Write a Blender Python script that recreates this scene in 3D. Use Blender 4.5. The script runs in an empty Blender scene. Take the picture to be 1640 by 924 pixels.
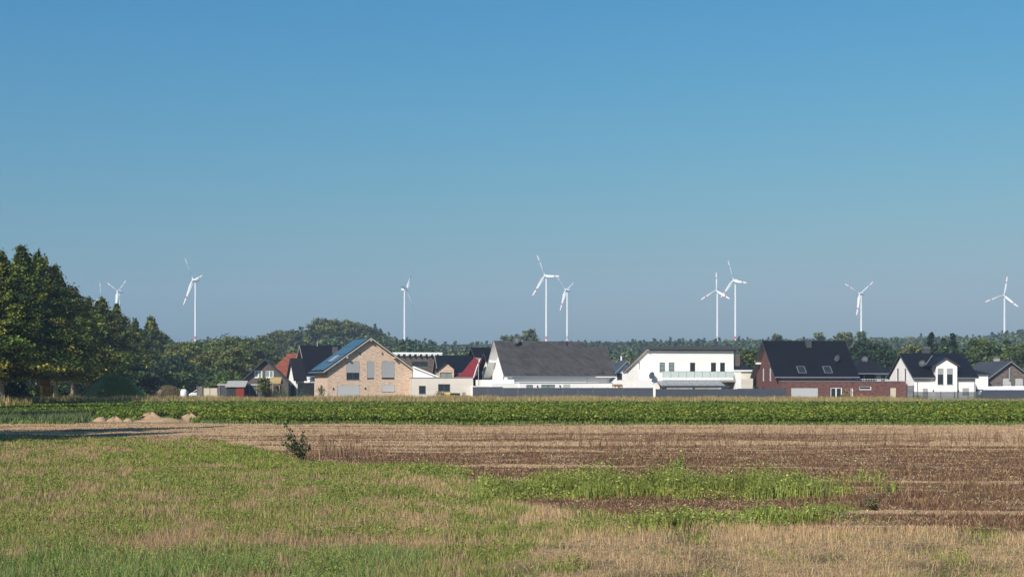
import bpy, bmesh, math, random
import numpy as np
from mathutils import Vector, Matrix
R = math.radians
random.seed(7)
rng = np.random.default_rng(11)
sc = bpy.context.scene
COL = sc.collection

# ---------------------------------------------------------------- camera, sky, sun, exposure
F = 2250.0; CX = 820.0; HY = 618.0; CH = 2.0      # focal length / principal column / horizon row (1640 px wide frame), eye height
cam = bpy.data.cameras.new('camera'); camo = bpy.data.objects.new('camera', cam); COL.objects.link(camo)
camo.location = (0, 0, CH); camo.rotation_euler = (R(90), 0, 0)
cam.sensor_width = 36; cam.lens = 36*F/1640; cam.shift_y = 156/1640
cam.clip_start = 0.1; cam.clip_end = 20000
sc.camera = camo
SUN_AZ, SUN_EL = 32.0, 36.0      # sun stands behind the camera, to its left
sd = Vector((-math.sin(R(SUN_AZ))*math.cos(R(SUN_EL)), -math.cos(R(SUN_AZ))*math.cos(R(SUN_EL)), math.sin(R(SUN_EL))))
w = bpy.data.worlds.new('World'); sc.world = w; w.use_nodes = True
nt = w.node_tree; bg = nt.nodes['Background']
sky = nt.nodes.new('ShaderNodeTexSky'); sky.sky_type = 'NISHITA'; sky.sun_disc = False
sky.sun_elevation = R(SUN_EL); sky.sun_rotation = math.atan2(sd.x, sd.y)
sky.altitude = 0; sky.air_density = 2.0; sky.dust_density = 1.0; sky.ozone_density = 1.0
# camera white balance of the sky: a power and a gain per channel, the same for every ray
def sky_grade(pw, gn):
    sx = nt.nodes.new('ShaderNodeSeparateColor'); cx_ = nt.nodes.new('ShaderNodeCombineColor'); nt.links.new(sky.outputs[0], sx.inputs[0])
    for i in range(3):
        p_ = nt.nodes.new('ShaderNodeMath'); p_.operation = 'POWER'; p_.inputs[1].default_value = pw[i]; nt.links.new(sx.outputs[i], p_.inputs[0])
        q_ = nt.nodes.new('ShaderNodeMath'); q_.operation = 'MULTIPLY'; q_.inputs[1].default_value = gn[i]; nt.links.new(p_.outputs[0], q_.inputs[0]); nt.links.new(q_.outputs[0], cx_.inputs[i])
    nt.links.new(cx_.outputs[0], bg.inputs[0])
sky_grade((2.5, 1.25, .80), (.0205, .515, 2.02)); bg.inputs[1].default_value = 0.058
sun = bpy.data.lights.new('sun', 'SUN'); suno = bpy.data.objects.new('sun', sun); COL.objects.link(suno)
sun.energy = 4.9; sun.angle = R(0.53); sun.color = (1.0, 0.94, 0.85)
suno.rotation_euler = (-sd).to_track_quat('-Z', 'Y').to_euler(); suno.location = (-60, -60, 80)
vs = sc.view_settings; vs.view_transform = 'Standard'; vs.look = 'None'; vs.exposure = 0.3; vs.gamma = 1.0; vs.use_curve_mapping = False
sc.cycles.volume_bounces = 0
sc.cycles.max_bounces = 6; sc.cycles.transparent_max_bounces = 8

# ---------------------------------------------------------------- helpers
def tag(o, label=None, cat=None, group=None, kind=None):
    if label: o['label'] = label
    if cat: o['category'] = cat
    if group: o['group'] = group
    if kind: o['kind'] = kind
    return o
def empty(name, loc, yaw=0, label=None, cat=None, group=None):
    o = bpy.data.objects.new(name, None); COL.objects.link(o); o.empty_display_size = .5
    o.location = loc; o.rotation_euler = (0, 0, yaw); return tag(o, label, cat, group)
def gx(px, D): return (px-CX)/F*D
def gz(py, D): return CH+(HY-py)/F*D
class MB:
    def __init__(s): s.v = []; s.f = []; s.m = []
    def add(s, vs_, fs, m=0):
        b = len(s.v); s.v += [tuple(p) for p in vs_]
        for f in fs: s.f.append([b+i for i in f]); s.m.append(m)
        return s
    def box(s, x0, x1, y0, y1, z0, z1, m=0, T=None):
        P = [(x, y, z) for z in (z0, z1) for y in (y0, y1) for x in (x0, x1)]
        if T: P = [T(*p) for p in P]
        return s.add(P, [(0,2,3,1), (4,5,7,6), (0,1,5,4), (2,6,7,3), (0,4,6,2), (1,3,7,5)], m)
    def prism(s, poly, a0, a1, axis='v', m=0):      # poly in (other horizontal, z); axis = direction of extrusion
        n = len(poly)
        g = (lambda p, a: (p[0], a, p[1])) if axis == 'v' else (lambda p, a: (a, p[0], p[1]))
        V = [g(p, a0) for p in poly]+[g(p, a1) for p in poly]
        return s.add(V, [tuple(range(n)), tuple(range(2*n-1, n-1, -1))]+[(i, n+i, n+(i+1) % n, (i+1) % n) for i in range(n)], m)
    def plan(s, poly, z0, z1, m=0):
        n = len(poly); V = [(p[0], p[1], z0) for p in poly]+[(p[0], p[1], z1) for p in poly]
        return s.add(V, [tuple(range(n)), tuple(range(2*n-1, n-1, -1))]+[(i, n+i, n+(i+1) % n, (i+1) % n) for i in range(n)], m)
    def tube(s, pts, rad, seg=6, m=0, cap=True):
        pts = [Vector(p) for p in pts]; n = len(pts)
        rad = rad if isinstance(rad, (list, tuple)) else [rad]*n
        b = len(s.v)
        for i, p in enumerate(pts):
            d = (pts[min(i+1, n-1)]-pts[max(i-1, 0)]).normalized()
            a = Vector((1, 0, 0)) if abs(d.x) < .8 else Vector((0, 1, 0))
            e1 = d.cross(a).normalized(); e2 = d.cross(e1)
            for k in range(seg):
                t = 2*math.pi*k/seg; s.v.append(tuple(p+(e1*math.cos(t)+e2*math.sin(t))*rad[i]))
        for i in range(n-1):
            for k in range(seg):
                s.f.append([b+i*seg+k, b+i*seg+(k+1) % seg, b+(i+1)*seg+(k+1) % seg, b+(i+1)*seg+k]); s.m.append(m)
        if cap:
            s.f.append([b+k for k in range(seg)][::-1]); s.f.append([b+(n-1)*seg+k for k in range(seg)]); s.m += [m, m]
        return s
    def build(s, name, mats, parent=None, smooth=False, bevel=0):
        me = bpy.data.meshes.new(name); bm = bmesh.new()
        V = [bm.verts.new(p) for p in s.v]
        for f, m in zip(s.f, s.m):
            try: bf = bm.faces.new([V[i] for i in f]); bf.material_index = m; bf.smooth = smooth
            except ValueError: pass
        bmesh.ops.recalc_face_normals(bm, faces=bm.faces)
        if bevel: bmesh.ops.bevel(bm, geom=bm.edges[:], offset=bevel, segments=1, affect='EDGES')
        bm.to_mesh(me); bm.free()
        for m in (mats if isinstance(mats, (list, tuple)) else [mats]): me.materials.append(m)
        o = bpy.data.objects.new(name, me); COL.objects.link(o)
        if parent: o.parent = parent
        return o
def np_mesh(name, V, quads=None, tris=None, mat=None, cq=None, ct=None, parent=None):
    """fast mesh from arrays; cq / ct = per-face colours"""
    me = bpy.data.meshes.new(name)
    loops = []; tot = []
    if quads is not None and len(quads): loops.append(quads.reshape(-1)); tot.append(np.full(len(quads), 4))
    if tris is not None and len(tris): loops.append(tris.reshape(-1)); tot.append(np.full(len(tris), 3))
    loops = np.concatenate(loops).astype(np.int32); tot = np.concatenate(tot).astype(np.int32)
    st = np.concatenate([[0], np.cumsum(tot)[:-1]]).astype(np.int32)
    me.vertices.add(len(V)); me.vertices.foreach_set('co', np.ascontiguousarray(V, dtype=np.float32).reshape(-1))
    me.loops.add(len(loops)); me.loops.foreach_set('vertex_index', loops)
    me.polygons.add(len(tot)); me.polygons.foreach_set('loop_start', st); me.polygons.foreach_set('loop_total', tot)
    me.update(calc_edges=True)
    cols = [c for c in (cq, ct) if c is not None and len(c)]
    if cols:
        c = np.concatenate(cols); c = np.concatenate([c, np.ones((len(c), 1))], 1)
        a = me.attributes.new('tone', 'FLOAT_COLOR', 'FACE'); a.data.foreach_set('color', c.astype(np.float32).reshape(-1))
    if mat: me.materials.append(mat)
    o = bpy.data.objects.new(name, me); COL.objects.link(o)
    if parent: o.parent = parent
    return o
def hash2(ix, iy, seed):
    h = (ix.astype(np.int64)*374761393+iy.astype(np.int64)*668265263+seed*1274126177) & 0x7fffffff
    h = ((h ^ (h >> 13))*1274126177) & 0x7fffffff
    return ((h ^ (h >> 16)) & 0xffffff)/float(0xffffff)
def vnoise(x, y, seed=0):
    x = np.asarray(x, float); y = np.asarray(y, float)
    ix = np.floor(x); iy = np.floor(y); fx = x-ix; fy = y-iy
    fx = fx*fx*(3-2*fx); fy = fy*fy*(3-2*fy)
    a = hash2(ix, iy, seed); b = hash2(ix+1, iy, seed); c = hash2(ix, iy+1, seed); d = hash2(ix+1, iy+1, seed)
    return (a*(1-fx)+b*fx)*(1-fy)+(c*(1-fx)+d*fx)*fy
def fbm(x, y, seed=0, o=4):
    s = 0; a = .5; t = 0
    for k in range(o):
        s = s+a*vnoise(x*2**k+17.3*k, y*2**k-9.1*k, seed+k); t += a; a *= .5
    return s/t
def sstep(a, b, x):
    t = np.clip((x-a)/(b-a), 0, 1); return t*t*(3-2*t)

# ---------------------------------------------------------------- materials
def mat(name, col, rough=.7, spec=.4, metal=0, var=0.0, vscale=(3, 3, 3), bump=0, bscale=20, emis=None):
    m = bpy.data.materials.new(name); m.use_nodes = True; n = m.node_tree; b = n.nodes['Principled BSDF']
    b.inputs['Base Color'].default_value = (*col, 1); b.inputs['Roughness'].default_value = rough
    b.inputs['Specular IOR Level'].default_value = spec; b.inputs['Metallic'].default_value = metal
    tc = n.nodes.new('ShaderNodeTexCoord')
    if var:
        mp = n.nodes.new('ShaderNodeMapping'); mp.inputs['Scale'].default_value = vscale
        no = n.nodes.new('ShaderNodeTexNoise'); no.inputs['Scale'].default_value = 1; no.inputs['Detail'].default_value = 5; no.inputs['Roughness'].default_value = .65
        rp = n.nodes.new('ShaderNodeValToRGB'); rp.color_ramp.elements[0].position = .3; rp.color_ramp.elements[1].position = .7
        rp.color_ramp.elements[0].color = (*[c*(1-var) for c in col], 1); rp.color_ramp.elements[1].color = (*[min(1, c*(1+var)) for c in col], 1)
        n.links.new(tc.outputs['Object'], mp.inputs[0]); n.links.new(mp.outputs[0], no.inputs[0]); n.links.new(no.outputs[0], rp.inputs[0]); n.links.new(rp.outputs[0], b.inputs['Base Color'])
    if bump:
        nb = n.nodes.new('ShaderNodeTexNoise'); nb.inputs['Scale'].default_value = bscale; nb.inputs['Detail'].default_value = 4
        bp = n.nodes.new('ShaderNodeBump'); bp.inputs['Strength'].default_value = bump; bp.inputs['Distance'].default_value = .05
        n.links.new(tc.outputs['Object'], nb.inputs[0]); n.links.new(nb.outputs[0], bp.inputs['Height']); n.links.new(bp.outputs[0], b.inputs['Normal'])
    return m
def brick_mat(name, c1, c2, c3, mortar):
    m = bpy.data.materials.new(name); m.use_nodes = True; n = m.node_tree; L = n.links; b = n.nodes['Principled BSDF']
    b.inputs['Roughness'].default_value = .85
    tc = n.nodes.new('ShaderNodeTexCoord'); sp = n.nodes.new('ShaderNodeSeparateXYZ'); L.new(tc.outputs['Object'], sp.inputs[0])
    ad = n.nodes.new('ShaderNodeMath'); ad.operation = 'ADD'; L.new(sp.outputs[0], ad.inputs[0]); L.new(sp.outputs[1], ad.inputs[1])
    cb = n.nodes.new('ShaderNodeCombineXYZ'); L.new(ad.outputs[0], cb.inputs[0]); L.new(sp.outputs[2], cb.inputs[1])
    br = n.nodes.new('ShaderNodeTexBrick'); L.new(cb.outputs[0], br.inputs[0])
    br.inputs['Color1'].default_value = (*c1, 1); br.inputs['Color2'].default_value = (*c2, 1); br.inputs['Mortar'].default_value = (*mortar, 1)
    br.inputs['Scale'].default_value = 1; br.inputs['Brick Width'].default_value = .26; br.inputs['Row Height'].default_value = .085; br.inputs['Mortar Size'].default_value = .008
    mp = n.nodes.new('ShaderNodeMapping'); mp.inputs['Scale'].default_value = (1.7, 8, 1); L.new(cb.outputs[0], mp.inputs[0])
    no = n.nodes.new('ShaderNodeTexNoise'); no.inputs['Scale'].default_value = 1; no.inputs['Detail'].default_value = 3; L.new(mp.outputs[0], no.inputs[0])
    rp = n.nodes.new('ShaderNodeValToRGB'); rp.color_ramp.elements[0].position = .45; rp.color_ramp.elements[1].position = .62
    mx = n.nodes.new('ShaderNodeMix'); mx.data_type = 'RGBA'; L.new(no.outputs[0], rp.inputs[0]); L.new(rp.outputs[0], mx.inputs[0])
    L.new(br.outputs[0], mx.inputs[6]); mx.inputs[7].default_value = (*c3, 1); L.new(mx.outputs[2], b.inputs['Base Color'])
    bp = n.nodes.new('ShaderNodeBump'); bp.inputs['Strength'].default_value = .4; bp.inputs['Distance'].default_value = .02; L.new(br.outputs['Fac'], bp.inputs['Height']); bp.invert = True
    L.new(bp.outputs[0], b.inputs['Normal'])
    return m
def tile_mat(name, c, rough=.45, spec=.4, pu=.3, pz=.24, var=.25, bump=.6):
    m = bpy.data.materials.new(name); m.use_nodes = True; n = m.node_tree; L = n.links; b = n.nodes['Principled BSDF']
    b.inputs['Roughness'].default_value = rough; b.inputs['Specular IOR Level'].default_value = spec
    tc = n.nodes.new('ShaderNodeTexCoord'); sp = n.nodes.new('ShaderNodeSeparateXYZ'); L.new(tc.outputs['Object'], sp.inputs[0])
    ad = n.nodes.new('ShaderNodeMath'); ad.operation = 'ADD'; L.new(sp.outputs[0], ad.inputs[0]); L.new(sp.outputs[1], ad.inputs[1])
    def mth(op, a, bb=None):
        q = n.nodes.new('ShaderNodeMath'); q.operation = op
        for i, x in enumerate((a, bb)):
            if x is None: continue
            if isinstance(x, (int, float)): q.inputs[i].default_value = x
            else: L.new(x, q.inputs[i])
        return q.outputs[0]
    su = mth('SINE', mth('MULTIPLY', ad.outputs[0], 2*math.pi/pu))
    fz = mth('FRACT', mth('MULTIPLY', sp.outputs[2], 1/pz))
    h = mth('ADD', mth('MULTIPLY', su, .5), mth('MULTIPLY', fz, -1.2))
    bp = n.nodes.new('ShaderNodeBump'); bp.inputs['Strength'].default_value = bump; bp.inputs['Distance'].default_value = .04; L.new(h, bp.inputs['Height']); L.new(bp.outputs[0], b.inputs['Normal'])
    cb = n.nodes.new('ShaderNodeCombineXYZ'); L.new(mth('FLOOR', mth('MULTIPLY', ad.outputs[0], 1/pu)), cb.inputs[0]); L.new(mth('FLOOR', mth('MULTIPLY', sp.outputs[2], 1/pz)), cb.inputs[1])
    wn = n.nodes.new('ShaderNodeTexWhiteNoise'); L.new(cb.outputs[0], wn.inputs[0])
    no = n.nodes.new('ShaderNodeTexNoise'); no.inputs['Scale'].default_value = .6; no.inputs['Detail'].default_value = 4; L.new(tc.outputs['Object'], no.inputs[0])
    f = mth('ADD', mth('MULTIPLY', wn.outputs[0], .5), mth('MULTIPLY', no.outputs[0], .5))
    rp = n.nodes.new('ShaderNodeValToRGB'); rp.color_ramp.elements[0].position = .2; rp.color_ramp.elements[1].position = .8
    rp.color_ramp.elements[0].color = (*[x*(1-var) for x in c], 1); rp.color_ramp.elements[1].color = (*[x*(1+var) for x in c], 1)
    L.new(f, rp.inputs[0]); L.new(rp.outputs[0], b.inputs['Base Color'])
    return m
def leaf_mat(name, trans=.3, rough=.6, spec=.25):
    m = bpy.data.materials.new(name); m.use_nodes = True; n = m.node_tree; L = n.links; b = n.nodes['Principled BSDF']; out = n.nodes['Material Output']
    at = n.nodes.new('ShaderNodeAttribute'); at.attribute_name = 'tone'; L.new(at.outputs['Color'], b.inputs['Base Color'])
    b.inputs['Roughness'].default_value = rough; b.inputs['Specular IOR Level'].default_value = spec
    tr = n.nodes.new('ShaderNodeBsdfTranslucent'); L.new(at.outputs['Color'], tr.inputs[0])
    mx = n.nodes.new('ShaderNodeMixShader'); mx.inputs[0].default_value = trans
    L.new(b.outputs[0], mx.inputs[1]); L.new(tr.outputs[0], mx.inputs[2]); L.new(mx.outputs[0], out.inputs[0])
    return m
M = {}
M['leaf'] = leaf_mat('foliage', .22); M['grass'] = leaf_mat('grass_blades', .3); M['straw'] = leaf_mat('dry_grass', .25, .8, .1)
M['bark'] = mat('bark', (.13, .10, .07), .9, .2, var=.4, vscale=(8, 8, 2), bump=.6, bscale=15)
M['palebark'] = mat('pale_bark', (.30, .25, .17), .9, .2, var=.4, vscale=(6, 6, 1.5), bump=.6, bscale=15)
M['white'] = mat('white_render', (.83, .81, .77), .85, .2, var=.05, vscale=(.5, .5, 1.2), bump=.1, bscale=30)
M['cream'] = mat('cream_render', (.62, .57, .47), .85, .2, var=.07, vscale=(.5, .5, 1))
M['paleplaster'] = mat('pale_plaster', (.60, .55, .48), .85, .2, var=.09, vscale=(.4, .4, 1), bump=.1, bscale=20)
M['greyplaster'] = mat('grey_plaster', (.38, .35, .31), .85, .2, var=.05)
M['soffit'] = mat('painted_soffit', (.45, .42, .37), .7, .3)
M['whiteframe'] = mat('white_upvc', (.80, .80, .78), .4)
M['anth'] = mat('anthracite_frame', (.06, .065, .07), .45)
M['fence'] = mat('anthracite_fence_panel', (.055, .065, .085), .5, .4, var=.15, vscale=(.6, .6, 4))
M['slatfence'] = mat('dark_slat', (.06, .068, .08), .55, .3, var=.2, vscale=(.5, .5, 12))
M['darkwood'] = mat('dark_timber', (.035, .038, .04), .8, .2, var=.4, vscale=(9, 9, .6))
M['shutter'] = mat('roller_shutter', (.50, .50, .50), .5, .4, var=.03, vscale=(.1, .1, 20))
M['greyshutter'] = mat('grey_roller_shutter', (.36, .37, .37), .5, .4, var=.03, vscale=(.1, .1, 20))
M['glass'] = mat('window_glass', (.02, .028, .032), .06, .9)
M['curtain'] = mat('glass_with_curtain', (.20, .27, .25), .12, .7, var=.15, vscale=(7, 7, .5))
M['solar'] = mat('solar_cell', (.03, .055, .08), .22, .55, var=.2, vscale=(1, 1, 1)); M['solarframe'] = mat('solar_frame', (.1, .12, .15), .4, metal=.6)
M['beige'] = brick_mat('beige_brick', (.60, .43, .31), (.72, .55, .42), (.48, .32, .22), (.56, .47, .38))
M['redbrick'] = brick_mat('dark_red_brick', (.145, .052, .042), (.20, .08, .06), (.09, .035, .035), (.13, .09, .08))
M['greybrick'] = brick_mat('brown_grey_brick', (.11, .085, .075), (.15, .115, .10), (.08, .062, .058), (.12, .10, .09))
M['dgreybrick'] = brick_mat('dark_grey_brick', (.095, .08, .078), (.125, .10, .098), (.075, .062, .062), (.10, .088, .085))
M['mottled'] = brick_mat('mottled_brick', (.24, .18, .15), (.10, .085, .08), (.07, .06, .06), (.2, .17, .15))
M['blacktile'] = tile_mat('black_glazed_tile', (.006, .007, .009), .45, .18)
M['darktile'] = tile_mat('dark_tile', (.012, .012, .014), .55, .18)
M['browntile'] = tile_mat('brown_grey_tile', (.060, .057, .056), .7, .25, pu=.42, pz=.34, var=.35, bump=1.6)
M['greytile'] = tile_mat('grey_tile', (.05, .052, .058), .6, .3)
M['slate'] = tile_mat('slate_tile', (.055, .06, .07), .5, .4, var=.15, bump=.3)
M['redtile'] = tile_mat('orange_red_tile', (.22, .065, .035), .7, .25)
M['crimson'] = tile_mat('crimson_tile', (.20, .022, .03), .65, .25, var=.1, bump=.3)
M['zinc'] = mat('zinc_metal', (.42, .44, .46), .4, metal=.7)
M['steel'] = mat('grey_steel', (.36, .37, .38), .45, metal=.4)
M['skyframe'] = mat('grey_skylight_frame', (.13, .135, .14), .6, .2)
M['dish'] = mat('grey_dish', (.05, .053, .06), .5, .3)
M['wood'] = mat('brown_timber', (.30, .17, .09), .75, var=.3, vscale=(2, 2, 10))
M['ochre'] = mat('ochre_board', (.34, .25, .11), .8, var=.3, vscale=(2, 2, 12))
M['palewood'] = mat('pale_board', (.58, .50, .38), .8, var=.12, vscale=(8, 8, .8))
M['greywood'] = mat('weathered_board', (.25, .22, .19), .85, var=.3, vscale=(10, 10, .8))
M['redpaint'] = mat('red_paint', (.20, .022, .015), .7); M['yellow'] = mat('yellow_plastic', (.72, .48, .02), .5)
M['orangeyellow'] = mat('ochre_yellow_sheet', (.22, .115, .012), .6, var=.35, vscale=(2, 2, 2))
M['black'] = mat('black_plastic', (.02, .02, .022), .5); M['rubber'] = mat('tyre_rubber', (.02, .02, .02), .8)
M['whitepaint'] = mat('white_gloss_paint', (.80, .80, .80), .35); M['redband'] = mat('red_band_paint', (.62, .06, .04), .45)
M['tent'] = mat('white_tarpaulin', (.78, .79, .80), .55, var=.04)
M['clear'] = mat('milky_glass_panel', (.55, .62, .58), .15, .8, var=.06)
M['glassroof'] = mat('conservatory_roof_glass', (.20, .21, .22), .25, .5)
M['screen'] = mat('beige_blind', (.42, .38, .32), .8, var=.05)
M['beigedoor'] = mat('beige_door', (.58, .52, .40), .6, var=.15, vscale=(5, 5, 5))
M['concrete'] = mat('concrete', (.36, .34, .31), .9, var=.15)

# ---------------------------------------------------------------- ground: one sheet with gentle hills at the back
RIDGE_PX = [-900, 250, 330, 400, 440, 490, 530, 600, 640, 720, 800, 900, 1000, 1100, 1250, 1400, 1500, 1560, 1640, 2600]
RIDGE_PY = [563, 563, 561, 555, 547, 534, 527, 535, 553, 556, 555, 554, 551, 549, 547, 545, 543, 543, 535, 532]
def hill(X, Y):
    """terrain height: flat fields, then a wooded rise; nearer knoll on the left"""
    Y = np.maximum(Y, 1.0); px = CX+F*X/Y
    rise = np.interp(px, RIDGE_PX, RIDGE_PY)
    left = 1-sstep(600, 700, px)
    D0 = 470+80*(1-left); D1 = 1000-350*left
    top = CH+(HY-rise)/F*D1-15*(1-left)-13*left
    h = top*sstep(D0, D1, Y)
    return np.where(Y > 300, np.maximum(h, 0), 0)*(Y < 4000)
def PXY(X, Y): return CX+F*X/Y, HY+F*CH/Y
EDGE_PX = [-600, 0, 150, 300, 400, 450, 500, 560, 700, 750, 790, 1000, 1200, 1640, 2300]
EDGE_PY = [697, 700, 702, 705, 716, 729, 741, 745, 748, 768, 798, 830, 846, 857, 866]
def zones(X, Y):
    """weights of each ground cover at a point of the field"""
    Y = np.maximum(Y, 3.0); px, py = PXY(X, Y)
    j = (fbm(X*.35, Y*.35, 5)-.5)*9+(fbm(X*1.3, Y*1.3, 8)-.5)*5
    edge = np.interp(px, EDGE_PX, EDGE_PY)
    meadow = sstep(-2.5, 2.5, (py-edge)+j*np.clip((py-660)/90, .3, 1.3))
    front = 75+6*(fbm(X*.05, Y*0, 3)-.5)+4*(fbm(X*.6, Y*.2, 4)-.5)
    front = front+np.interp(px, [-300, 150, 155, 310, 330, 400], [22, 22, 8, 4, 1.5, 0])
    crop = (Y > front) & (Y < 139)
    row = -21-.19*Y
    crop &= X > row+2.6
    sand = (px > 150) & (px < 318) & (fbm(X*.35, Y*.05, 25, 3) > .43) & (Y < front+2+16*np.clip(fbm(X*.45, Y*.03, 21, 3)-.42, 0, 1)*3) & (Y > 76+4*fbm(X*.5, Y*.1, 2))
    crop &= ~(sand & ((fbm(X*.5, Y*.06, 31, 3) > .44) | (Y < front+.5)))
    sand &= ~crop
    leftgrass = (px <= 140+60*(fbm(X*.6, Y*.3, 27)-.5)) & (Y > 76) & (Y <= front+1)
    verge = (Y >= 76) & ~crop & ~sand & ~leftgrass
    stub = (~crop) & (~sand) & (~leftgrass) & (~verge)
    return dict(px=px, py=py, meadow=np.where(stub, meadow, 0), crop=crop, sand=sand, leftgrass=leftgrass, verge=verge, stub=stub)
def greenness(X, Y, px, py):
    n = fbm(X*.33+3, Y*.16, 41, 4); n2 = fbm(X*1.6, Y*.9, 47, 3)
    base = np.interp(px, [-200, 600, 760, 900, 1050, 1700], [.60, .60, .52, .34, .20, .12])
    blob = np.exp(-(((px-360)/190)**2+((py-728)/17)**2))*.55+np.exp(-(((px-600)/160)**2+((py-752)/10)**2))*.5
    blob = blob+np.exp(-(((px-300)/110)**2+((py-782)/22)**2))*.35
    blob = blob+np.exp(-(((px-330)/420)**4+((py-908)/34)**4))*.55-np.exp(-(((px-540)/120)**2+((py-873)/5)**2))*.7
    blob = blob-np.exp(-(((px-120)/130)**2+((py-752)/14)**2))*.45-np.exp(-(((px-390)/90)**2+((py-752)/9)**2))*.4
    blob = blob+np.exp(-(((px-350)/420)**4+((py-826)/34)**4))*.30
    blob = blob-.42*sstep(690, 800, px)*sstep(850, 885, py)
    return np.clip(base+(n-.5)*1.15+(n2-.5)*2.2+(fbm(X*5, Y*3, 49, 2)-.5)*1.2+blob*.8, .05, .80)
def weedpatch(X, Y, px, py):
    j = (fbm(X*.8, Y*.8, 61)-.5)
    k = (fbm(X*2.5, Y*2.5, 66)-.5)*.6
    a = 1-np.maximum(np.abs((px-1050)/330), np.abs((py-(788-.004*(px-1050)))/12))+j*.7+k
    b = 1-np.maximum(np.abs((px-1190)/215), np.abs((py-836+.045*(px-1190))/13))+j*.9+k
    c = (.9-np.sqrt(((px-700)/75)**2+((py-757)/9)**2)+j)*.8
    h_ = 1-.9*sstep(.50, .68, fbm(X*.7, Y*1.1, 68, 3))*sstep(1150, 1300, px)-.55*sstep(.48, .62, fbm(X*.9, Y*1.5, 69, 3))*(py > 805)
    return np.clip(np.maximum(np.maximum(a, b*.9), c)*2.2, 0, 1)*np.clip(h_, 0, 1)
def ground_colour(X, Y):
    z = zones(X, Y); px, py = z['px'], z['py']
    c = np.zeros(X.shape+(3,))
    # stubble: straw lines and dark rotten rows, drawn along the drilling direction
    yy = Y+.02*X+.5*(fbm(X*.05, Y*.2, 71)-.5)
    r = .5*fbm(X*.03, yy*.62, 72, 4)+.5*fbm(X*.12, yy*2.3, 73, 3)
    dark = np.interp(py, [678, 697, 708, 722, 745, 800, 900], [.08, .32, .52, .80, .85, .80, .76])+(fbm(X*.06, Y*.1, 75)-.5)*.5
    t = sstep(.45, .55, r+(dark-.5)*.34)
    straw = np.array([.46, .32, .19]); brown = np.array([.13, .074, .043])
    c[:] = straw*(1-t[..., None])+brown*t[..., None]
    m = z['meadow'][..., None]; lt = sstep(.36, .54, fbm(X*1.8+7, Y*1.1, 131, 4))[..., None]; c = c*(1-m)+(np.array([.36, .26, .15])*lt+np.array([.17, .115, .07])*(1-lt))*m
    g = (greenness(X, Y, px, py)*z['meadow'])[..., None]*.55; c = c*(1-g)+np.array([.09, .11, .035])*g
    c[z['crop']] = (.055, .06, .025); c[z['sand']] = (.42, .29, .17); c[z['leftgrass']] = (.07, .075, .035)
    c[z['verge']] = (.22, .17, .10); c[z['verge'] & (Y < 100)] = (.15, .14, .06)
    far = Y > 180; c[far] = (.12, .12, .06)
    return c
def axis(*segs):
    out = []
    for a, b, n in segs: out += list(np.linspace(a, b, n, endpoint=False))
    return np.array(out+[segs[-1][1]])
ax = axis((-3000, -400, 40), (-400, -80, 40), (-80, 80, 460), (80, 400, 40), (400, 3000, 40))
ay = axis((-60, 8, 12), (8, 50, 320), (50, 145, 380), (145, 400, 60), (400, 1200, 60), (1200, 3400, 20))
GX, GY = np.meshgrid(ax, ay)
GZ = hill(GX, GY)
near = (GY > 5) & (GY < 80)
GZ = GZ+np.where(near, (fbm(GX*.5, GY*.7, 91)-.5)*.10, 0)*sstep(5, 12, GY)*(1-sstep(60, 80, GY))
nx, ny = len(ax), len(ay)
idx = np.arange(nx*ny).reshape(ny, nx)
Q = np.stack([idx[:-1, :-1], idx[:-1, 1:], idx[1:, 1:], idx[1:, :-1]], -1).reshape(-1, 4)
V = np.stack([GX, GY, GZ], -1).reshape(-1, 3)
cc = ground_colour(GX, GY).reshape(-1, 3)
cf = cc[Q].mean(1)
gm = bpy.data.materials.new('field_soil'); gm.use_nodes = True; n = gm.node_tree; L = n.links; b = n.nodes['Principled BSDF']; b.inputs['Roughness'].default_value = .95; b.inputs['Specular IOR Level'].default_value = .1
at = n.nodes.new('ShaderNodeAttribute'); at.attribute_name = 'soil'; tc = n.nodes.new('ShaderNodeTexCoord')
mp = n.nodes.new('ShaderNodeMapping'); mp.inputs['Scale'].default_value = (5, 9, 5); L.new(tc.outputs['Object'], mp.inputs[0])
no = n.nodes.new('ShaderNodeTexNoise'); no.inputs['Scale'].default_value = 1; no.inputs['Detail'].default_value = 8; no.inputs['Roughness'].default_value = .75; L.new(mp.outputs[0], no.inputs[0])
rp = n.nodes.new('ShaderNodeValToRGB'); rp.color_ramp.elements[0].position = .32; rp.color_ramp.elements[1].position = .68
rp.color_ramp.elements[0].color = (.45, .42, .40, 1); rp.color_ramp.elements[1].color = (1.5, 1.5, 1.5, 1); L.new(no.outputs[0], rp.inputs[0])
mu = n.nodes.new('ShaderNodeMix'); mu.data_type = 'RGBA'; mu.blend_type = 'MULTIPLY'; mu.inputs[0].default_value = 1; L.new(at.outputs['Color'], mu.inputs[6]); L.new(rp.outputs[0], mu.inputs[7])
L.new(mu.outputs[2], b.inputs['Base Color'])
bp = n.nodes.new('ShaderNodeBump'); bp.inputs['Strength'].default_value = .7; bp.inputs['Distance'].default_value = .08; L.new(no.outputs[0], bp.inputs['Height']); L.new(bp.outputs[0], b.inputs['Normal'])
ground = np_mesh('ground', V, quads=Q, mat=gm)
a = ground.data.attributes.new('soil', 'FLOAT_COLOR', 'POINT'); a.data.foreach_set('color', np.concatenate([cc, np.ones((len(cc), 1))], 1).astype(np.float32).reshape(-1))
ground.data.polygons.foreach_set('use_smooth', np.ones(len(Q), bool))
tag(ground, kind='structure')
def gh(X, Y):       # height of the micro relief at a point
    return np.where((Y > 5) & (Y < 80), (fbm(X*.5, Y*.7, 91)-.5)*.10*sstep(5, 12, Y)*(1-sstep(60, 80, Y)), 0)

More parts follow.
